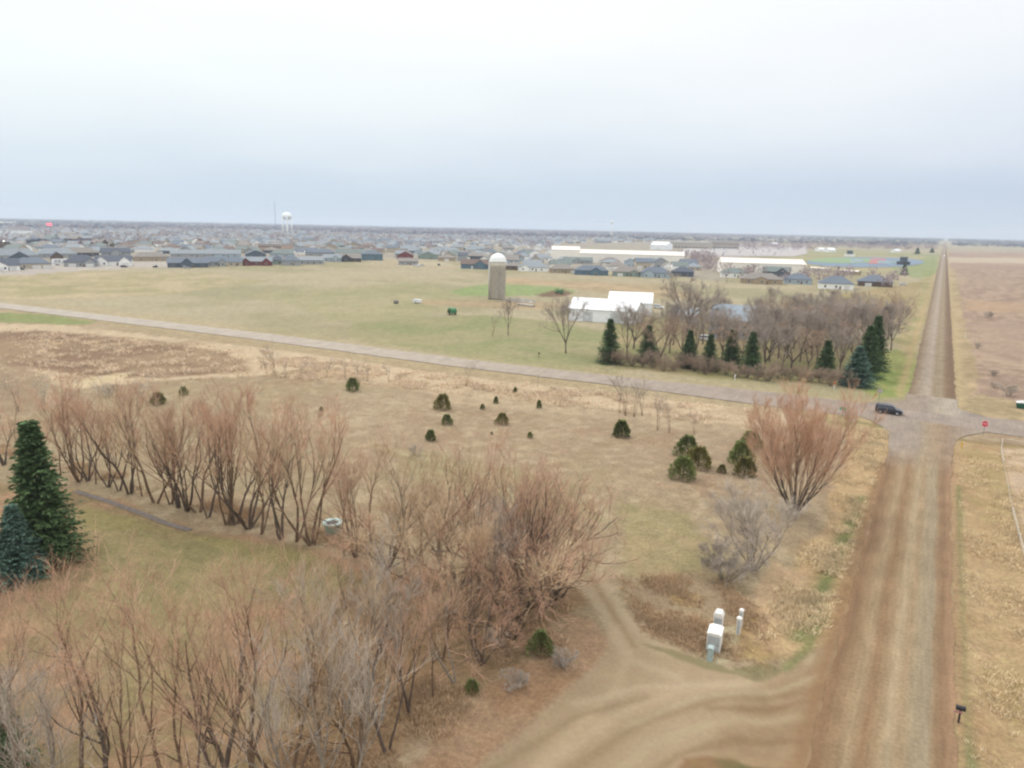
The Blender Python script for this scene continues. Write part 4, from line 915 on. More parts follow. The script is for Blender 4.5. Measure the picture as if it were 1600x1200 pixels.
shed('barn', (950,491), (1017,494), 15, 5.2, 3.4, barn_w, barn_r, 'shorter white barn joined behind the long white barn', 'barn', 1, group='white barns')
sch = pm('school_wall', (196,186,172), k=.75, var=.05, scale=.2)
def flat_building(name, pL, pR, dep, hh, wallm, label, floors=2, nw=10, cat='building'):
    a = at(*pL); b = at(*pR); w = float(np.linalg.norm(b-a)); c = (a+b)/2
    root = empty(name, (c[0], c[1], 0), math.atan2(b[1]-a[1], b[0]-a[0]), label, cat)
    m = MB(); m.box(-w/2, w/2, 0, dep, -.3, hh); m.build('wall', wallm, root)
    m = MB(); m.box(-w/2-.2, w/2+.2, -.2, dep+.2, hh+.01, hh+.6); m.build('roof', rL, root)
    for fl in range(floors):
        for i in range(nw):
            x = w*((i+.5)/nw-.5); z = 1+fl*(hh/floors); q = MB(); q.box(x-w/nw*.3, x+w/nw*.3, -.08, .05, z, z+min(1.8, hh/floors*.5)); q.build('window', GL, root)
    return root
flat_building('school', (1042,387), (1108,389), 60, 11, sch, 'long pale grey school block left of the parked cars', 1, 12)
flat_building('school', (1112,388), (1154,389), 60, 15, sch, 'taller pale school block with flat roof right of the longer one', 2, 10)
flat_building('apartment_building', (404,394), (440,395), 30, 9, wm('pinkish', (204,178,160)), 'pinkish tan apartment block with dark windows behind the dark red house', 2, 8)
flat_building('hall', (-10,369), (52,368), 60, 9, wW, 'very long pale hall at the far left below the red sign', 1, 8)
flat_building('hall', (4,352), (26,352), 60, 14, wW, 'small far white hall near the horizon at far left', 1, 4)
shed('shelter', (1264,424), (1294,426), 5, 3.2, .8, wB, shed_r, 'long cream shelter beside the sports track, left one', 'shelter', 0, ribs=False)
shed('shelter', (1312,428), (1340,430), 5, 3.0, .8, wT, shed_r, 'pinkish low shelter beside the sports track, right one', 'shelter', 0, ribs=False)
for (a, b, hh, lab) in [((1281,393),(1291,393),7,'small white building behind the sports track, left of two'), ((1295,394),(1306,394),8,'small white building behind the sports track, right of two'), ((1400,394),(1408,394),6,'small white house near the end of the far woods'), ((1206,384),(1216,384),8,'white house beyond the school parking lot'), ((1500,378),(1512,378),7,'white farm building far right beside the far road')]:
    shed('white_building', a, b, 12, hh*.6, hh*.4, barn_w, barn_r, lab, doors=0, ribs=False)
# farmhouse in the grove
fh_w = wm('farmhouse', (176,192,202), .8); fh_r = rm_('farmhouse', (168,180,190), .75)
house('farmhouse', 1138, 528, 62, 12, 6.0, 4.2, 'gable', fh_w, fh_r, (), 5, ((.05,.42,2.5,4.0),), -.2, 'pale blue-grey two-storey farmhouse in the bare grove behind the spruces', stor=2)
house('garage', 1178, 528, 28, 9, 3.4, 3.2, 'front', fh_w, fh_r, ((.5,4.8),), 0, (), -.2, 'pale blue garage with dark door at the right of the farmhouse', 'garage', door=False, garm=GL)
house('garage', 1068, 505, 40, 9, 3.0, 2.4, 'gable', wG, rL, (), 2, (), -.1, 'low grey outbuilding left of the farmhouse behind bare trees', 'shed', door=True)

# ---- silo
p = at(777, 467); R_ = 12.6*mpp(p)
zt, zd, zb2 = height_to(777, 467, 395), height_to(777, 467, 408.5), height_to(777, 467, 416)
silo = empty('silo', (p[0], p[1], 0), .3, 'tall grey concrete silo with white band and white dome in the hay field', 'silo')
st_m = pm('silo_staves', (176,168,152), k=.8, var=.14, scale=.8)
m = MB(); zz_ = np.arange(0, zb2, .8); prof = []
for z in zz_: prof += [(R_, z-.2), (R_, z+.5), (R_+.04, z+.52), (R_+.04, z+.58), (R_, z+.6)]
m.lathe(prof[:-4]+[(R_, zb2)], 36); m.build('wall', st_m, silo, True)
m = MB(); m.lathe([(R_+.03, zb2), (R_+.06, zb2+.05), (R_+.06, zd)], 36); m.build('band', pm('silo_band', (216,210,194), k=.8, var=.05), silo, True)
m = MB(); m.lathe([(R_+.3, zd), (R_+.3, zd+.12)] + [((R_+.15)*math.cos(a), zd+.12+(zt-zd-.3)*math.sin(a)) for a in np.linspace(0, 1.45, 9)] + [(.3, zt-.1), (.3, zt), (.05, zt+.02)], 36); m.build('dome', pm('silo_dome', (240,242,240), k=.9, var=.03, rough=.35), silo, True)
m = MB(); m.tube((-R_*.86, -R_*.62, 0), (-R_*.86, -R_*.62, zd), .55, .55, 10); m.build('chute', pm('silo_chute', (206,202,192), k=.8, var=.06), silo, True)
m = MB()
for sx in (-.2, .2): m.tube((R_*.5+sx, -R_*.9, 0), (R_*.5+sx, -R_*.9, zd), .03, .03, 5)
for k in range(40): m.tube((R_*.5-.2, -R_*.9, .5+k*.45), (R_*.5+.2, -R_*.9, .5+k*.45), .02, .02, 4)
m.build('ladder', pm('galvanised', (170,172,172), k=.8), silo)
conc = pm('concrete', (206,200,188), k=.8, var=.12, scale=.6)
def at_root(name, px, py, rz, label, cat, group=None):
    p = at(px, py); return empty(name, (p[0], p[1], float(gz(p[0], p[1]))), rz, label, cat, group)
t = at_root('feed_bunk', 812, 471, -.15, 'pale concrete slab and low walls at the foot of the silo', 'feed bunk')
m = MB(); m.box(-9, 8, -2.5, 2.5, 0, .25); m.build('slab', conc, t)
m = MB(); m.box(-8.5, 7.5, 1.9, 2.2, .26, 1.2); m.box(-8.5, 7.5, -2.2, -1.9, .26, .7); m.build('wall', conc, t)
t = at_root('culvert_pipe', 822, 478, -.28, 'long pale pipe lying in front of the concrete slab', 'pipe')
m = MB(); m.tube((-5, 0, .5), (5, 0, .5), .5, .5, 14); m.tube((-5.02, 0, .5), (-5.0, 0, .5), .4, .4, 14)
for k in range(10): m.tube((-4.8+k*1.05, 0, .5), (-4.6+k*1.05, 0, .5), .55, .55, 14)
m.build('pipe', conc, t, True)
m = MB(); m.tube((5.0, 0, .5), (5.03, 0, .5), .38, .38, 14); m.build('opening', pm('inside_shade', (40,36,34)), t)  # dark disc on the solid pipe end stands in for the shade inside

# ---- water towers, mast, lit sign, street lamp
twm = pm('tower_white', (238,242,242), k=.92, var=.03, rough=.4)
q = ray_pt(448.5, 347, 1700); zt_ = ray_pt(448.5, 331.5, 1700)[2]; bl = 8.0*1700/F
wt = empty('water_tower', (q[0], q[1], 0), 0, 'white water tower on six legs rising over the town', 'water tower')
m = MB(); tb = zt_-bl*1.28
m.lathe([(1.6, tb-2.5), (bl*.55, tb-.6), (bl*.92, tb+bl*.18)] + [(bl*math.cos(a), tb+bl*.42+bl*.84*math.sin(a)) for a in np.linspace(0, 1.4, 7)] + [(.3, zt_+.2)], 24); m.build('tank', twm, wt, True)
m = MB(); m.tube((0, 0, 0), (0, 0, tb-1), 2.6, 2.2, 12); m.build('riser', twm, wt, True)
for k in range(6):
    a = k*math.pi/3+.3; m = MB(); m.tube((bl*.98*math.cos(a), bl*.98*math.sin(a), 0), (bl*.92*math.cos(a), bl*.92*math.sin(a), tb+bl*.25), 1.5, 1.3, 8); m.build('leg', twm, wt, True)
m = MB(); 
for zf in (.4, .72):
    rr_ = bl*(.98-.06*zf)
    for k in range(6):
        a = k*math.pi/3+.3; b = a+math.pi/3; m.tube((rr_*math.cos(a), rr_*math.sin(a), tb*zf), (rr_*math.cos(b), rr_*math.sin(b), tb*zf), .3, .3, 6)
m.build('brace', twm, wt)
q = ray_pt(955.5, 358, 3000); z2 = ray_pt(955.5, 345, 3000)[2]
wt = empty('water_tower', (q[0], q[1], 0), 0, 'small far white water tower on a single stem above the horizon', 'water tower')
m = MB(); m.tube((0, 0, 0), (0, 0, z2-6), 3.0, 1.8, 12); m.build('stem', twm, wt, True)
m = MB(); m.lathe([(1.8, z2-12)] + [(6.5*math.cos(a), z2-6+6*math.sin(a)) for a in np.linspace(-1.1, 1.5, 10)], 20); m.build('tank', twm, wt, True)
q = ray_pt(430.5, 347, 2300); zm = ray_pt(430.5, 314, 2300)[2]
ms_ = empty('radio_mast', (q[0], q[1], 0), 0, 'thin grey radio mast left of the water tower', 'mast')
m = MB()
for k in range(3):
    a = k*2.094; m.tube((1.0*math.cos(a), 1.0*math.sin(a), 0), (.8*math.cos(a), .8*math.sin(a), zm), .22, .18, 5)
for z in np.arange(3, zm-3, 4):
    for k in range(3):
        a = k*2.094; b = a+2.094; m.tube((math.cos(a)*.9, math.sin(a)*.9, z), (math.cos(b)*.9, math.sin(b)*.9, z+2), .1, .1, 4)
m.build('lattice', pm('mast_grey', (120,122,130), k=.7), ms_)
m = MB(); m.tube((0, 0, zm), (0, 0, zm+4), .12, .08, 5); m.build('antenna', pm('mast_grey', (120,122,130)), ms_)
q = ray_pt(77, 350.5, 1500); 
sg = empty('pylon_sign', (q[0], q[1], 0), -math.atan2(q[0], q[1]), 'glowing red pylon sign far off at the left', 'sign')
m = MB(); m.tube((-2.6, 0, 0), (-2.6, 0, q[2]-2.4), .3, .3, 8); m.tube((2.6, 0, 0), (2.6, 0, q[2]-2.4), .3, .3, 8); m.build('post', conc, sg)
m = MB(); m.box(-4.6, 4.6, -.3, .3, q[2]-2.4, q[2]+2.2); m.build('panel', mat('red_glow', (1.0, .12, .18), emit=1.6), sg)
q = ray_pt(5.5, 377, 560)
lp = empty('street_lamp', (q[0], q[1], 0), -math.atan2(q[0], q[1]), 'lit street lamp at the left edge above the houses', 'lamp')
m = MB(); m.tube((0, 0, 0), (0, 0, q[2]+.1), .12, .08, 8); m.tube((0, 0, q[2]+.1), (0, -1.2, q[2]+.3), .06, .05, 6); m.build('post', pm('galvanised', (170,172,172)), lp)
m = MB(); m.box(-.45, .45, -1.7, -1.0, q[2], q[2]+.28); m.build('lamp_head', mat('lamp_glow', (1, .97, .9), emit=7), lp)

# ---- vehicles
def loft(stations, mb, glass=None, z_split=True):
    """stations: (x, half width sill, half width belt, half width roof, z0, z belt, z roof)"""
    rings = []
    for (x, a, b, c, z0, zb_, zr) in stations:
        rings.append([(x, -a, z0), (x, -b, (z0+zb_)/2), (x, -b*.985, zb_), (x, -c, zr-.03), (x, -c*.6, zr), (x, c*.6, zr), (x, c, zr-.03), (x, b*.985, zb_), (x, b, (z0+zb_)/2), (x, a, z0)])
    n = 10; vs = [v for r in rings for v in r]; fs = []
    for k in range(len(rings)-1):
        for i in range(n): fs.append((k*n+i, (k+1)*n+i, (k+1)*n+(i+1) % n, k*n+(i+1) % n))
    fs += [tuple(range(n)), tuple(range((len(rings)-1)*n+n-1, (len(rings)-1)*n-1, -1))]
    mb.add(vs, fs)
SUV = [(-2.38,.80,.86,.70,.42,.95,1.10),(-2.30,.84,.92,.74,.34,1.0,1.58),(-2.0,.86,.95,.74,.30,1.02,1.72),(-1.0,.87,.97,.76,.30,1.03,1.78),(.1,.87,.97,.75,.30,1.03,1.76),(.55,.87,.97,.72,.30,1.03,1.64),(1.25,.86,.95,.80,.30,1.02,1.10),(1.9,.84,.92,.74,.30,.92,1.0),(2.3,.78,.86,.66,.34,.74,.84),(2.42,.68,.76,.55,.42,.66,.70)]
TYRE = mat('tyre', (.03, .03, .03), rough=.9); RIM = pm('rim', (190,192,196), k=.8, metal=.5, rough=.4)
def car(name, loc, rz, paint, label, group=None, full=True, sc_=1.0, lights=0):
    root = empty(name, loc, rz, label, 'car', group); root.scale = (sc_,)*3
    m = MB(); loft(SUV, m); m.build('body', paint, root, False)
    g_ = MB()
    for s in (-1, 1):
        def sd(x, z):  # point on the greenhouse side
            t = (z-1.03)/(1.72-1.03); return s*(.975*(1-t)+.775*t+.012)
        for xa, xb, xc, xd in ((-2.05,-1.2,-1.2,-1.85), (-1.12,-.2,-.2,-1.12), (-.12,.98,.42,-.12)):
            g_.add([(xa, sd(xa,1.08), 1.08), (xb, sd(xb,1.08), 1.08), (xc, sd(xc,1.56), 1.56), (xd, sd(xd,1.56), 1.56)], [(0,1,2,3)])
    g_.add([(1.26,-.74,1.13),(1.26,.74,1.13),(.60,.66,1.66),(.60,-.66,1.66)], [(0,1,2,3)]); g_.add([(-2.41,-.7,1.12),(-2.41,.7,1.12),(-2.33,.62,1.58),(-2.33,-.62,1.58)], [(3,2,1,0)])
    g_.build('window', GL, root)
    for x in (-1.45, 1.48):
        for s in (-1, 1):
            m = MB(); m.tube((x, s*.80, .34), (x, s*1.0, .34), .35, .35, 18); ty = m.build('wheel', TYRE, root)
            m = MB(); m.tube((x, s*.995, .34), (x, s*1.01, .34), .22, .22, 14); m.build('rim', RIM, ty)
    for s in (-1, 1):
        m = MB(); m.box(2.2, 2.4, s*.62-.16, s*.62+.16, .60, .76); m.build('headlight', mat('headlight_lit', (1, .96, .86), emit=lights) if lights else RIM, root)
        m = MB(); m.box(-2.43, -2.3, s*.74-.08, s*.74+.08, .85, 1.2); m.build('tail_light', mat('tail_red', (.35, .02, .02), rough=.3), root)
        m = MB(); m.box(.8, .98, s*1.06-.1, s*1.06+.1, 1.05, 1.2); m.build('mirror', paint, root)
    m = MB(); m.box(-1.9, .4, -.70, -.66, 1.80, 1.84); m.box(-1.9, .4, .66, .70, 1.80, 1.84); m.build('roof_rail', RIM, root)
    return root
black_p = mat('paint_black', (.025, .028, .04), rough=.25, var=.05, spec=.6)
white_p = pm('paint_white', (235,236,238), k=.85, rough=.3); silver_p = pm('paint_silver', (180,184,190), k=.8, rough=.3); red_p = mat('paint_red', (.25, .03, .03), rough=.3); blue_p = mat('paint_blue', (.04, .08, .2), rough=.3)
p = at(1388, 647); car('parked_car', (p[0], p[1], .13), math.atan2(2.5, 55), black_p, 'black estate car on the asphalt cross road just left of the junction')
p = at(1474.5, 401); car('oncoming_car', (p[0], p[1], .06), -math.pi/2, white_p, 'white car with lit headlights coming down the far gravel road', lights=500, sc_=1.1)
p = at(1104, 532); car('parked_car', (p[0], p[1], 0), .2, white_p, 'white car parked before the farmhouse between the spruces')
p = at(1029, 482); car('parked_car', (p[0], p[1], 0), .1, white_p, 'white car parked at the right end of the white barns')
p = at(1411, 446); car('parked_car', (p[0], p[1], 0), .4, white_p, 'white car right of the brown house near the far road')
# motorhome
p = at(98, 414.5); s = mpp(p)
rv = empty('motorhome', (p[0], p[1], 0), -math.atan2(p[0], p[1]), 'large white motorhome with pale green stripes parked between two houses', 'motorhome')
m = MB(); Lr = 11.5
m.prism([(-Lr/2, .7), (Lr/2-.3, .7), (Lr/2, 1.6), (Lr/2-.2, 3.5), (Lr/2-.8, 3.8), (-Lr/2+.3, 3.8), (-Lr/2, 3.4)], 0, 2.6, 'y'); m.build('body', white_p, rv)
m = MB(); m.prism([(-Lr/2+.5, 1.2), (Lr/2-1.5, 1.5), (Lr/2-2.5, 1.9), (-Lr/2+1.5, 1.5)], -.02, .01, 'y'); m.build('stripe', pm('pale_green_stripe', (150,178,160)), rv)
for x in (-4, -2.2, .6, 2.6): m = MB(); m.box(x, x+1.1, -.03, .02, 2.2, 3.0); m.build('window', GL, rv)
for x in (-3.4, -2.4, 3.6):
    for y in (.15, 2.45): m = MB(); m.tube((x, y-.14, .45), (x, y+.14, .45), .45, .45, 14); m.build('wheel', TYRE, rv)
rv.scale = (1.15, 1.15, 1.2)
# distant parked cars: single small meshes
def mini_car(paint):
    m = MB(); loft([s_ for s_ in SUV], m); m.mi = 1
    for s in (-1, 1): m.add([(-1.9, s*.96, 1.06), (.9, s*.96, 1.06), (.5, s*.80, 1.6), (-1.8, s*.80, 1.6)], [(0,1,2,3)])
    m.add([(1.28,-.76,1.12),(1.28,.76,1.12),(.62,.66,1.68),(.62,-.66,1.68)], [(0,1,2,3)])
    for x in (-1.45, 1.48):
        for s in (-1, 1): m.tube((x, s*.82, .34), (x, s*1.0, .34), .35, .35, 10)
    return m
mcs = {'white': mini_car(0).mesh('m1'), 'silver': mini_car(0).mesh('m2'), 'black': mini_car(0).mesh('m3'), 'blue': mini_car(0).mesh('m4'), 'red': mini_car(0).mesh('m5')}
for k, pnt in zip(mcs, (white_p, silver_p, black_p, blue_p, red_p)): mcs[k].materials.append(pnt); mcs[k].materials.append(GL)
spots = [(x, y) for y in (388.5, 390.5, 393, 396, 399) for x in np.arange(1098+(y-388)*1.5, 1250-(y-388)*3, 7.3) if rnd.random() < .62]
for i, (x, y) in enumerate(spots):
    k = rnd.choice(('white', 'white', 'silver', 'black', 'blue', 'silver', 'red') if rnd.random() < .9 else ('white',))
    p = at(x+rnd.uniform(-1.5, 1.5), y); o = bpy.data.objects.new('parked_car', mcs[k]); col.objects.link(o); o.location = (p[0], p[1], 0); o.rotation_euler = (0, 0, rnd.choice((0, math.pi))+rnd.uniform(-.05, .05)+math.pi/2)
    tag(o, 'far parked %s car in the school parking lot' % k, 'car', 'far parked %s cars in the school parking lot' % k)
for (x, y, k, lab) in [(32,421.5,'black','dark car on the pale driveway at far left before the beige house'), (292,419.5,'silver','silver car beside the navy house on the pale lot'), (243,418,'black','dark car on the pale lot right of the white twin-gabled house'), (194,418,'black','dark car before the white twin-gabled house'), (686,415,'black','dark car on bare ground left of the teal blue house'),
                  (650,416,'white','white van-like car beside the small grey house, left of two'), (659,416,'white','white car beside the small grey house, right of two')]:
    p = at(x, y); o = bpy.data.objects.new('parked_car', mcs[k]); col.objects.link(o); o.location = (p[0], p[1], 0); o.rotation_euler = (0, 0, rnd.uniform(0, 3)); tag(o, lab, 'car')

# ---- farm machines and things in the hay field
gp = pm('machine_green', (60,120,76), k=.9, rough=.4); gk = pm('machine_dark', (46,50,46), k=.8)
t = at_root('hay_baler', 706, 492, -.45, 'dark green round hay baler standing alone in the hay field', 'farm machine')
m = MB(); m.prism([(-1.2,.7),(1.5,.6),(1.9,1.2),(1.8,2.1),(1.1,2.6),(-.4,2.7),(-1.3,2.1)], -1.2, 1.2, 'y'); m.build('housing', gp, t)
m = MB(); m.box(-1.05, .6, -1.26, -1.21, .9, 1.9); m.build('opening', gk, t)  # dark panel on the closed housing paints the shade of an opening
m = MB(); m.prism([(-1.9,.6),(-1.3,.7),(-1.35,1.7),(-1.9,1.3)], -1.0, 1.0, 'y'); m.build('pickup', gk, t)
m = MB(); m.tube((-1.9, 0, .6), (-3.6, 0, .5), .1, .08, 8); m.build('drawbar', gp, t)
for s in (-1, 1): m = MB(); m.tube((.3, s*1.22, .5), (.3, s*1.5, .5), .5, .5, 16); w_ = m.build('wheel', TYRE, t); m = MB(); m.tube((.3, s*1.5, .5), (.3, s*1.52, .5), .25, .25, 12); m.build('rim', pm('yellow_rim', (200,180,70)), w_)
t = at_root('field_cultivator', 874, 459, -.2, 'green field cultivator folded on a patch of dark soil', 'farm machine')
m = MB(); 
for y in (-1.2, 0, 1.2): m.tube((-2.8, y, .8), (2.8, y, .8), .12, .12, 6)
for x in (-2.6, -1, 1, 2.6): m.tube((x, -1.4, .8), (x, 1.4, .8), .1, .1, 6)
m.build('frame', gp, t)
for s in (-1, 1):
    m = MB()
    for k in range(5): m.tube((s*2.8-s*.15*k, -1.2+k*.6, .85), (s*1.9-s*.15*k, -1.2+k*.6, 2.5), .09, .07, 6)
    m.tube((s*1.9, -1.2, 2.5), (s*1.3, 1.2, 2.5), .12, .12, 6); m.build('wing', gp, t)
m = MB(); m.box(-1.3, 1.2, -.7, .7, .95, 1.9); m.build('tank', gp, t)
m = MB()
for x in np.arange(-2.6, 2.7, .45):
    for y in (-1.2, 0, 1.2): m.tube((x, y, .8), (x+.12, y+.05, .05), .03, .03, 4)
m.build('tines', gk, t)
for x in (-1.6, 1.6): m = MB(); m.tube((x, -.15, .45), (x, .15, .45), .45, .45, 14); m.build('wheel', TYRE, t)
t = at_root('stock_trailer', 652, 474, -.1, 'small white box trailer in the hay field, right of a grey bale', 'trailer')
m = MB(); m.prism([(-2,.55),(2,.55),(2,1.6),(1.8,1.85),(-1.8,1.85),(-2,1.6)], -.9, .9, 'y'); m.build('body', white_p, t)
for s in (-1, 1): m = MB(); m.tube((0, s*.92, .35), (0, s*1.1, .35), .35, .35, 12); m.build('wheel', TYRE, t)
m = MB(); m.tube((-2, 0, .6), (-3, 0, .5), .05, .05, 6); m.build('drawbar', RIM, t)
t = at_root('hay_bale', 619, 474.5, .3, 'grey weathered round hay bale in the hay field, left of the white trailer', 'bale')
m = MB(); m.tube((-.9, 0, .75), (.9, 0, .75), .72, .72, 20); m.tube((-.92, 0, .75), (-.9, 0, .75), .66, .72, 20); m.tube((.9, 0, .75), (.93, 0, .75), .72, .66, 20); m.build('bale', pm('bale_grey', (134,130,134), k=.7, var=.25, scale=4), t, True)
m = MB(); m.box(-.6, -.5, -.73, .73, .75, .76); 
for x in (-.5, 0, .5): m.tube((x-.02, 0, .75), (x+.02, 0, .75), .735, .735, 20)
m.build('twine', pm('twine', (160,150,130)), t)
t = at_root('fence_post', 842, 559, 0, 'short dark post with a box top on the roadside grass left of the spruces', 'post')
m = MB(); m.tube((0, 0, 0), (0, 0, 1.1), .07, .06, 8); m.build('post', gk, t); m = MB(); m.box(-.25, .25, -.15, .15, 1.1, 1.4); m.build('box', gk, t)

# ---- white utility cabinets
cab = pm('cabinet_white', (238,236,228), k=.9, var=.05, rough=.45, scale=2); cab2 = pm('cabinet_aqua', (176,194,190), k=.85, var=.06, rough=.5); cab_d = pm('cabinet_door_grey', (196,200,200), k=.8)  # white cabinets get doors a little greyer than their housing
def cabinet(px, py, w, d, h, mt, label, top=.12, rz=.12):
    t = at_root('utility_cabinet', px, py, rz, label, 'cabinet', None)
    m = MB(); m.box(-w/2, w/2, -d/2, d/2, 0, h*.97)
    m.build('housing', mt, t)
    m = MB(); m.prism([(-w/2-.04, h*.97+.002), (w/2+.04, h*.97+.002), (w/2+.04, h*.97+.05), (w*.32, h+top), (-w*.32, h+top), (-w/2-.04, h*.97+.05)], -d/2-.04, d/2+.04, 'y'); m.build('lid', mt, t)
    m = MB(); m.box(-w/2+.06, w/2-.06, -d/2-.02, -d/2+.01, .12, h*.9); dr = m.build('door', cab_d if mt is cab else mt, t)
    m = MB(); m.box(w*.28, w*.34, -d/2-.05, -d/2-.018, h*.45, h*.58); m.build('handle', RIM, dr)
    return t
cabinet(1115.5, 1013, 1.1, 1.5, 1.7, cab, 'large white utility cabinet beside the drive, middle of three in a line')
cabinet(1121, 988, .75, .8, 1.75, cab, 'white utility cabinet with rounded top at the back of the line', .3)
cabinet(1109, 1031, .42, .5, 1.1, cab2, 'small pale aqua pedestal at the front of the white cabinets', .1)
cabinet(1153, 990, .34, .34, 1.5, cab, 'slim white pedestal right of the big cabinets, nearer of two', .08)
cabinet(1156.5, 979, .32, .32, 1.6, cab, 'slim white pedestal right of the big cabinets, farther of two', .1)
# ---- mailbox
t = at_root('mailbox', 1497.5, 1128, .1, 'black mailbox with a pink plate on a dark post beside the gravel road', 'mailbox')
bk = mat('mail_black', (.03, .03, .035), rough=.4)
m = MB(); m.box(-.06, .06, -.06, .06, -.1, 1.05); m.build('post', bk, t)
m = MB(); m.prism([(-.15, 1.06), (.15, 1.06), (.15, 1.24)] + [(.15*math.cos(a), 1.24+.13*math.sin(a)) for a in np.linspace(.3, 2.84, 7)] + [(-.15, 1.24)], -.3, .3, 'y'); bx_ = m.build('box', bk, t)
bx_.rotation_euler = (0, 0, math.pi/2)
m = MB(); m.box(-.42, .1, -.2, -.17, .88, 1.02); m.build('plate', pm('pink_plate', (206,150,150)), t)
# ---- signs at the junction
def text_obj(name, s, size, mt, parent, loc, rot=(math.pi/2, 0, 0)):
    cu = bpy.data.curves.new(name, 'FONT'); cu.body = s; cu.size = size; cu.align_x = 'CENTER'; cu.align_y = 'CENTER'; cu.extrude = .004
    tmp = bpy.data.objects.new('tmp_text', cu); col.objects.link(tmp); bpy.context.view_layer.update()
    me = bpy.data.meshes.new_from_object(tmp.evaluated_get(bpy.context.evaluated_depsgraph_get())); bpy.data.objects.remove(tmp)
    me.materials.clear(); o = link(name, me, mt, parent); o.location = loc; o.rotation_euler = rot; return o
sred = mat('sign_red', (.62, .04, .07), rough=.5, var=.03); swh = pm('sign_white', (240,240,240), k=.9, rough=.5)
stl = pm('sign_post_steel', (150,150,146), k=.8)
t = at_root('stop_sign', 1536, 681, 0, 'red octagonal stop sign on a post at the right of the junction', 'sign')
m = MB(); m.box(-.035, .035, -.03, .03, -.2, 2.6); m.build('post', stl, t)
oct_ = lambda r: [(r*math.cos(math.pi/8+k*math.pi/4), 2.2+r*math.sin(math.pi/8+k*math.pi/4)) for k in range(8)]
m = MB(); m.prism(oct_(.57), -.05, -.032, 'y'); pl = m.build('panel', swh, t)
m = MB(); m.prism(oct_(.53), -.056, -.051, 'y'); m.build('face', sred, pl)
text_obj('lettering', 'STOP', .36, swh, pl, (0, -.062, 2.2))
t = at_root('street_sign', 1373, 628, 0, 'grey back of a road sign on a post above the black car', 'sign')
m = MB(); m.box(-.04, .04, -.03, .03, -.2, 2.9); m.build('post', stl, t)
m = MB(); m.prism([(.5*math.cos(math.pi/8+k*math.pi/4), 2.4+.5*math.sin(math.pi/8+k*math.pi/4)) for k in range(8)], .032, .05, 'y'); m.build('panel', pm('sign_back', (200,204,206)), t)
t = at_root('street_name_sign', 1316, 653, .15, 'green street name sign left of the black car', 'sign')
m = MB(); m.box(-.035, .035, -.03, .03, -.2, 2.1); m.build('post', stl, t)
m = MB(); m.box(-.7, .7, -.05, -.035, 1.5, 2.05); m.build('panel', pm('sign_green', (120,176,150), k=.9), t)
for (px, py, hh, mt, lab, nm) in [(1303,610,1.7,'o','white roadside marker post with an orange top beyond the cross road','marker_post'), (1148,594,1.3,'w','white marker post in front of the hedge shrubs','marker_post'), (1333,661,.7,'w','low white marker on the verge before the junction','marker_post'),
        (1502,701,1.0,'y','yellow marker post on the verge below the stop sign','marker_post'), (1508,528,1.9,'p','pale pink sign post right of the far gravel road','marker_post'), (1342,650,.8,'w','small white marker right of the green street name sign','marker_post')]:
    t = at_root(nm, px, py, 0, lab, 'marker')
    c1 = {'o': pm('marker_orange', (226,120,70), k=.9), 'w': swh, 'y': pm('marker_yellow', (224,178,60), k=.9), 'p': pm('marker_pink', (236,214,216), k=.9)}[mt]
    m = MB(); m.tube((0, 0, -.1), (0, 0, hh*.7), .07, .07, 8); m.build('post', swh if mt != 'y' else c1, t)
    m = MB(); m.box(-.14, .14, -.05, .05, hh*.7, hh+.1); m.build('cap', c1, t)
# green container
t = at_root('waste_container', 1597, 638, .05, 'dark green waste container with white lid at the right edge', 'container')
gd = pm('container_green', (44,92,72), k=.9)
m = MB(); m.prism([(-.95,.1),(.95,.1),(1.1,1.15),(-1.1,1.15)], -.7, .7, 'y'); m.build('body', gd, t)
m = MB(); m.prism([(-1.15,1.16),(1.15,1.16),(1.15,1.24),(0,1.5),(-1.15,1.24)], -.76, .76, 'y'); m.build('lid', swh, t)
for s in (-.8, .8): m = MB(); m.tube((s, -.72, .14), (s, -.6, .14), .12, .12, 10); m.build('wheel', TYRE, t)
# teal tub in the trees
t = at_root('water_tub', 520, 834, 0, 'round teal tub with pale rim among the trees behind the lawn', 'tub')
tl = pm('tub_teal', (160,216,206), k=1.1, rough=.4)
m = MB(); m.lathe([(.8, 0), (.98, 1.25), (1.05, 1.28)], 24); m.build('tub', tl, t, True)
m = MB(); m.lathe([(1.06, 1.285), (1.1, 1.42), (.72, 1.42), (.70, 1.285)], 24); m.build('rim', pm('tub_rim', (214,236,230), k=.9), t, True)
m = MB(); m.lathe([(.05, 1.30), (.66, 1.302), (.6, 1.306)], 20); m.build('water', mat('dark_water', (.03, .05, .05), rough=.1), t)
# white arena rail at the right
rail_m = pm('rail_weathered', (214,206,192), k=.8, var=.15, scale=.5)
rp_ = [at(1608, 697), at(1566, 690), at(1564, 706), at(1568, 725), at(1576, 765), at(1582, 800), at(1592, 840), at(1606, 890)]
t = empty('white_rail', tuple(rp_[1][:2])+(0,), 0, 'low white rail fence round the pale field at the right edge', 'fence')
o_ = rp_[1]
for p_, q_ in zip(rp_[:-1], rp_[1:]):
    m = MB(); a = p_-o_; b = q_-o_
    if not (abs(p_[1]-rp_[3][1]) < .1 or abs(p_[1]-rp_[4][1]) < .1): m.tube((a[0], a[1], .55), (b[0], b[1], .55), .045, .045, 6)
    m.tube((a[0], a[1], .15), (b[0], b[1], .15), .03, .03, 6); m.build('rail', rail_m, t)
    m = MB(); m.tube((a[0], a[1], -.2), (a[0], a[1], .65), .045, .045, 8); m.build('post', rail_m, t)

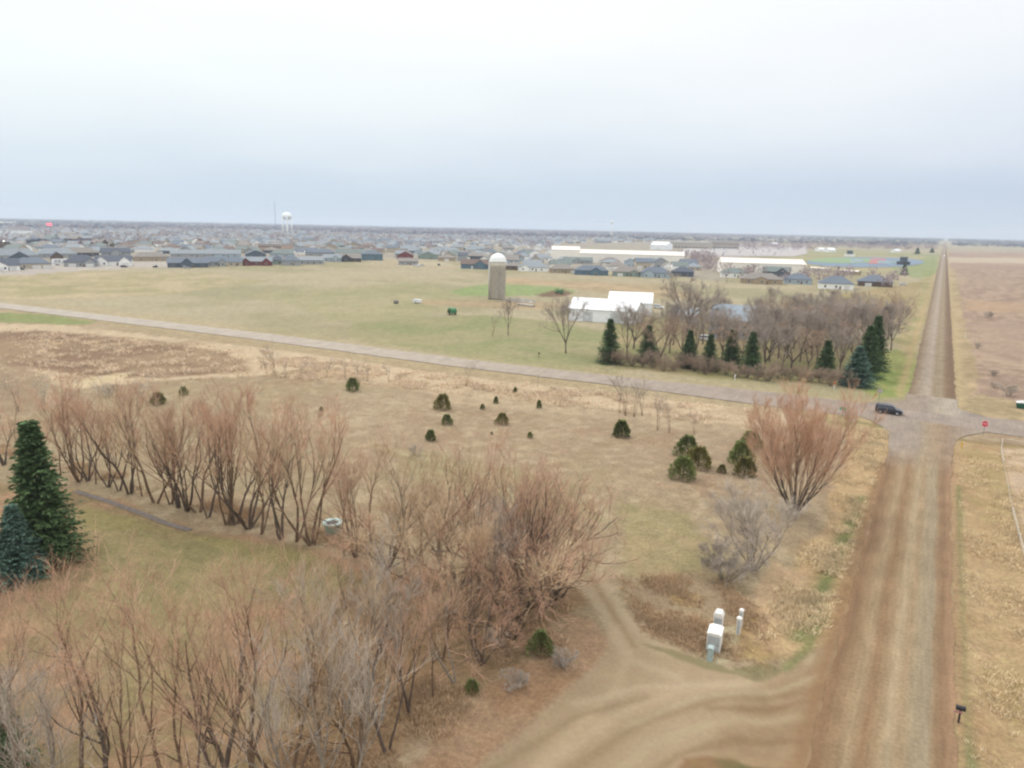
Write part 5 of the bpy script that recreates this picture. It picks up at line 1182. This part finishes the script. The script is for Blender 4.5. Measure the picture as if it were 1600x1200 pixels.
# ---- sports ground
def ell(cx, cy, rx, ry, n=40): return [(cx+rx*math.cos(a), cy+ry*math.sin(a)) for a in np.linspace(0, 2*math.pi, n, endpoint=False)]
def flat(name, ptspx, z, mt):
    P = [at(*p_) for p_ in ptspx]; m = MB(); m.add([(p_[0], p_[1], z) for p_ in P], [tuple(range(len(P)))[::-1]]); 
    o = m.build(name, mt); tag(o, kind='structure'); return o
flat('running_track', ell(1352, 410, 92, 8), .30, pm('track_blue', (122,138,156), k=.8))
flat('playing_field', ell(1318, 407.5, 54, 4.2), .45, pm('pitch_green', (134,158,114), k=.8))
flat('playing_field', [(1362,404),(1384,404),(1384,413),(1356,413)], .6, pm('pad_red', (176,122,118), k=.8))
flat('parking_lot', [(1085,385),(1256,386),(1262,396),(1240,401),(1090,399),(1060,392)], .25, pm('lot_grey', (184,176,172), k=.8))
for (px, py, wp, lab, ang) in [(1340, 410, 18, 'small pale bleachers at the near side of the track', .3), (1390, 413, 30, 'large pale bleachers at the right end of the track', .3)]:
    t = at_root('bleachers', px, py, ang, lab, 'bleachers'); s = mpp(at(px, py)); Lb = wp*s
    m = MB()
    for k in range(8): m.box(-Lb/2, Lb/2, k*.9, k*.9+.85, 0, .5+k*.5)
    m.build('seats', pm('bleacher_aqua', (196,212,216), k=.85), t)
    m = MB(); 
    for k in range(9): m.tube((-Lb/2+Lb*k/8, 7.2, 0), (-Lb/2+Lb*k/8, 7.2, 5), .08, .08, 6)
    m.tube((-Lb/2, 7.2, 5), (Lb/2, 7.2, 5), .08, .08, 6); m.build('railing', stl, t)
for (px, py, lab) in [(1327, 401, 'press box with white base and dark glass on the far side of the track'), (1411, 414, 'dark press box with blue top at the right end of the bleachers')]:
    t = at_root('press_box', px, py, 0, lab, 'building'); m = MB(); m.box(-7, 7, 0, 6, 0, 4); m.build('wall', wW if px < 1400 else wD, t); m = MB(); m.box(-4, 4, -.5, 5, 4.01, 9); m.build('cabin', wN, t); m = MB(); m.box(-3.6, 3.6, -.56, -.49, 5.5, 7.5); m.build('window', GL, t)
    m = MB(); m.box(-4.3, 4.3, -.9, 5.3, 9.01, 9.4); m.build('roof', rS, t)
for k, bx, by, ty, ws, lab in [('sf',1412,430,411,1.6,'leaning dark evergreen beside the sports track'), ('sf',157,384,372,1.8,'dark evergreen behind the second row of houses at the left'), ('sf',1433,397,387,2.2,'dark evergreen clump near the far road, left of two'), ('sf',1456,395,387,2.4,'dark evergreen clump near the far road, right of two')]:
    o, H0 = take(k); place(o, bx, by, H0, ty, rnd.random()*6, 20, ws); tag(o, lab, 'tree')

# ---- the town: individual houses, then the mass beyond
walls = [('white', wW), ('beige', wB), ('grey', wG), ('pale blue', wL), ('tan', wT), ('dark blue', wN), ('brown', wK), ('red', wR)]
roofs = [('slate', rS), ('pale', rL), ('drab', rT), ('brown', rB), ('greenish', rG)]
mcache = {}
def town_mesh(shape, wn, rn):
    key = (shape, wn, rn)
    if key in mcache: return mcache[key]
    w, d, wh, rh, kind = [(17,11,3,3,'gable'),(15,12,3,3.4,'hip'),(13,12,5.4,3,'gable'),(18,12,3,3.2,'hip'),(12,13,3.4,3.6,'front')][shape]
    m = MB(); m.mi = 0; add_body(m, w, d, wh, rh, kind); m.mi = 1; add_roof(m, w, d, wh, rh, kind)
    m.mi = 3; m.box(-w/2+.8, -w/2+5.2, -.07, .05, .02, 2.3)
    m.mi = 2
    for x in (1.2, 4.2): m.box(x-.7, x+.7, -.08, .05, 1, 2.3)
    for sx in (-1, 1):
        for k in (.3, .7): m.box(sx*w/2-.06, sx*w/2+.06, d*k-.6, d*k+.6, 1, 2.2)
    me = m.mesh('town_house'); 
    for mt in (dict(walls)[wn], dict(roofs)[rn], GL, WT): me.materials.append(mt)
    mcache[key] = me; return me
TOWN = [(-40,352),(-40,400),(60,398),(200,397),(300,398),(430,399),(560,399),(600,402),(640,403),(700,405),(760,412),(800,416),(860,420),(900,424),(1060,428),(1120,424),(1070,416),(862,407),(862,383),(1010,378),(1060,372),(1250,374),(1300,372),(1250,364),(800,357),(300,352)]
def inpoly(x, y, P):
    c = False
    for i in range(len(P)):
        x0, y0 = P[i]; x1, y1 = P[(i+1) % len(P)]
        if (y0 > y) != (y1 > y) and x < (x1-x0)*(y-y0)/(y1-y0)+x0: c = not c
    return c
rt = random.Random(5); cand = []
th0 = math.radians(28); c0, s0 = math.cos(th0), math.sin(th0)
for i in range(-140, 90):
    for j in range(10, 90):
        u = i*25+rt.uniform(-4, 4)+(j//4)*9; v = j*38+rt.uniform(-4, 4)
        if i % 9 == 0: continue                       # cross streets
        x, y = u*c0 - v*s0, u*s0 + v*c0
        if y < 60: continue
        px, py, dep = proj((x, y, 0))
        if dep < 100 or not inpoly(px, py, TOWN): continue
        if vnoise(x/170, y/170, 77) < .16: continue  # parks and open ground
        cand.append((dep, x, y, px, py))
cand.sort(); NIND = 236
taken = [at(h_[0], h_[1])[:2] for h_ in NEAR]
ind = []; rest = []
for c_ in cand:
    if min((c_[1]-a)**2+(c_[2]-b)**2 for a, b in taken) < 22**2: continue
    (ind if len(ind) < NIND else rest).append(c_)
for dep, x, y, px, py in ind:
    wn = rt.choices([w_[0] for w_ in walls], (8, 5, 5, 4, 3, .8, 1.0, .6))[0]; rn = rt.choices([r_[0] for r_ in roofs], (3, 6, 4, 2, 3))[0]; sh = rt.randrange(5)
    o = bpy.data.objects.new('town_house', town_mesh(sh, wn, rn)); col.objects.link(o); o.location = (x, y, 0); o.rotation_euler = (0, 0, th0+rt.choice((0, 0, math.pi/2, math.pi))+rt.uniform(-.06, .06)); k = rt.uniform(.85, 1.15); o.scale = (k, k, k)
    zone = 'left of the apartments' if px < 400 else 'between apartments and silo' if px < 777 else 'right of the silo'
    row('town'+wn+rn+zone, o, '%s %s-roofed house' % (wn, rn), 'of such houses ' + zone, px, 'house', 'houses in the near part of the town')
# everything farther is one mass
rest = [r_ for k, r_ in enumerate(rest)][:2600]
def tmpl(shape): 
    w, d, wh, rh, kind = [(17,11,3,3,'gable'),(15,12,3,3.4,'hip'),(24,14,5,3.4,'gable')][shape]
    m = MB(); m.mi = 0; add_body(m, w, d, wh, rh, kind); m.mi = 1; add_roof(m, w, d, wh, rh, kind); return m
big = MB(); T_ = [tmpl(0), tmpl(1), tmpl(2)]
for dep, x, y, px, py in rest:
    tm = T_[0 if rt.random() < .5 else 1] if rt.random() < .93 else T_[2]
    a = th0+rt.choice((0, math.pi/2)); ca, sa = math.cos(a), math.sin(a); b0 = len(big.v)
    big.v += [(x+ca*vx-sa*vy, y+sa*vx+ca*vy, vz) for vx, vy, vz in tm.v]; big.f += [tuple(b0+i for i in f) for f in tm.f]
    wi = rt.choice((0, 0, 1, 2, 3)); ri = rt.choice((4, 5, 6, 6)); big.m += [wi if k == 0 else ri for k in tm.m]
o = big.build('distant_houses', [wW, wB, wG, wT, rS, rT, rL]); tag(o, 'mass of far small houses filling the town to the horizon', 'houses', kind='stuff')
# bare trees scattered through the town and woods at the horizon, uncountable
def tree_mass(name, P, Ht, mt, seed, per=34, wmul=1.0, lab=''):
    rng = np.random.default_rng(seed); n = len(P)
    ci = np.repeat(np.arange(n), per); m = len(ci)
    u = rng.random(m)**.6; a = rng.random(m)*6.283; zf = rng.random(m)
    hh = Ht*(.7+.6*rng.random(n))[ci]; R0 = hh*.42*wmul*np.sqrt(np.clip(1-(zf*1.5-.65)**2, .05, 1))*u
    base = np.stack((P[ci, 0]+np.cos(a)*R0, P[ci, 1]+np.sin(a)*R0, hh*(.18+.72*zf)), 1)
    D = np.stack((np.cos(a)*.5, np.sin(a)*.5, np.ones(m)), 1)+rng.normal(0, .3, (m, 3))
    L = hh*.26*(.6+.8*rng.random(m)); V1, Q1 = blades(rng, base, D, L, L*.16*wmul)
    tp = np.stack((P[:, 0], P[:, 1], np.full(n, -.3)), 1); V2, Q2 = blades(rng, tp, np.tile((0., 0, 1), (n, 1)), np.full(n, Ht*.9), np.full(n, Ht*.02))
    V, Q = join([(V1, Q1), (V2, Q2)]); o = link(name, np_mesh(name, V, Q), mt); tag(o, lab, 'trees', kind='stuff'); return o
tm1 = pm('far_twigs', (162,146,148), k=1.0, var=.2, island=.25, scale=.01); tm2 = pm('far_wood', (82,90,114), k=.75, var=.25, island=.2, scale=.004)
rg = np.random.default_rng(3)
def scatter(poly_px, n, noise=.5, s=120, seed=3, near=None):
    out_ = []; P = [at(*p_) for p_ in poly_px]; x0 = min(p_[0] for p_ in P); x1 = max(p_[0] for p_ in P); y0 = min(p_[1] for p_ in P); y1 = max(p_[1] for p_ in P); PP = [(p_[0], p_[1]) for p_ in P]
    tries = 0
    while len(out_) < n and tries < n*60:
        tries += 1; x = rg.uniform(x0, x1); y = rg.uniform(y0, y1)
        if not inpoly(x, y, PP): continue
        if float(vnoise(x/s, y/s, seed)) < noise: continue
        out_.append((x, y))
    return np.array(out_)
tree_mass('distant_trees', scatter(TOWN[:1]+[(-40,398),(200,394),(430,394),(640,393),(760,400),(860,398),(862,380),(1010,375),(1250,374),(1300,370),(800,358),(300,353)], 10500, .12, 90), 11, tm1, 7, 26, 1.15, 'bare trees scattered through the town')
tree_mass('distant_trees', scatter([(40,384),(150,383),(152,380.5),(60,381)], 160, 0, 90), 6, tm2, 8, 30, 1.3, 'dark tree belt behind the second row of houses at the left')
tree_mass('distant_trees', scatter([(1110,392),(1470,392),(1475,386),(1300,380),(1110,380)], 650, .45, 60), 9, tm1, 9, 30, 1.1, 'bare trees beyond the sports track')
tree_mass('distant_trees', scatter([(1080,436),(1400,452),(1420,436),(1130,418)], 90, .3, 60), 7, tm1, 12, 34, 1.0, 'thin bare trees between the houses behind the grove')
tree_mass('distant_trees', scatter([(1060,400),(1120,404),(1124,428),(1075,420)], 60, .3, 60), 8, tm1, 13, 34, 1.0, 'bare trees between the two long beige halls')
# horizon woods: belts of crowns at growing distance
az = lambda a: (math.sin(-a), math.cos(a))
Pw = []
for k in range(15000):
    f = rg.random(); r = 2300*(12500/2300)**(f**.8); a = YAW + rg.uniform(-.66, .66)
    x, y = -math.sin(a)*r, math.cos(a)*r
    if float(vnoise(x/500, y/260, 21)) < (.30 if a > .08 else .22): continue
    if abs(x-2) < 25: continue
    if a < .04 and r < 2900: continue
    Pw.append((x, y))
Pw = np.array(Pw)
rr_ = np.hypot(Pw[:, 0], Pw[:, 1]); 
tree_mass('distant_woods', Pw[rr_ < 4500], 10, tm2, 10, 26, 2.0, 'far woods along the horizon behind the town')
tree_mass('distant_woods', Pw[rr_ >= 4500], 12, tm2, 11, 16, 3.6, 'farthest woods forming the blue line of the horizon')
write_rows()
for k_, (r_, h_) in protos.items():
    if k_ not in used:
        for ch in list(r_.children): bpy.data.objects.remove(ch)
        bpy.data.objects.remove(r_)

# ---- air
hz = MB(); hz.box(-14600, 14600, -14600, 14600, -1.8, 130)
o = hz.build('haze', []); m = bpy.data.materials.new('haze_air'); m.use_nodes = True; t = m.node_tree; t.nodes.clear()
oo = N(t, 'ShaderNodeOutputMaterial'); v = N(t, 'ShaderNodeVolumePrincipled'); v.inputs['Density'].default_value = HAZE; v.inputs['Color'].default_value = (.70, .80, .95, 1); v.inputs['Anisotropy'].default_value = .3
t.links.new(v.outputs[0], oo.inputs['Volume']); o.data.materials.append(m); tag(o, kind='stuff', label='thin haze over the plain', cat='haze')
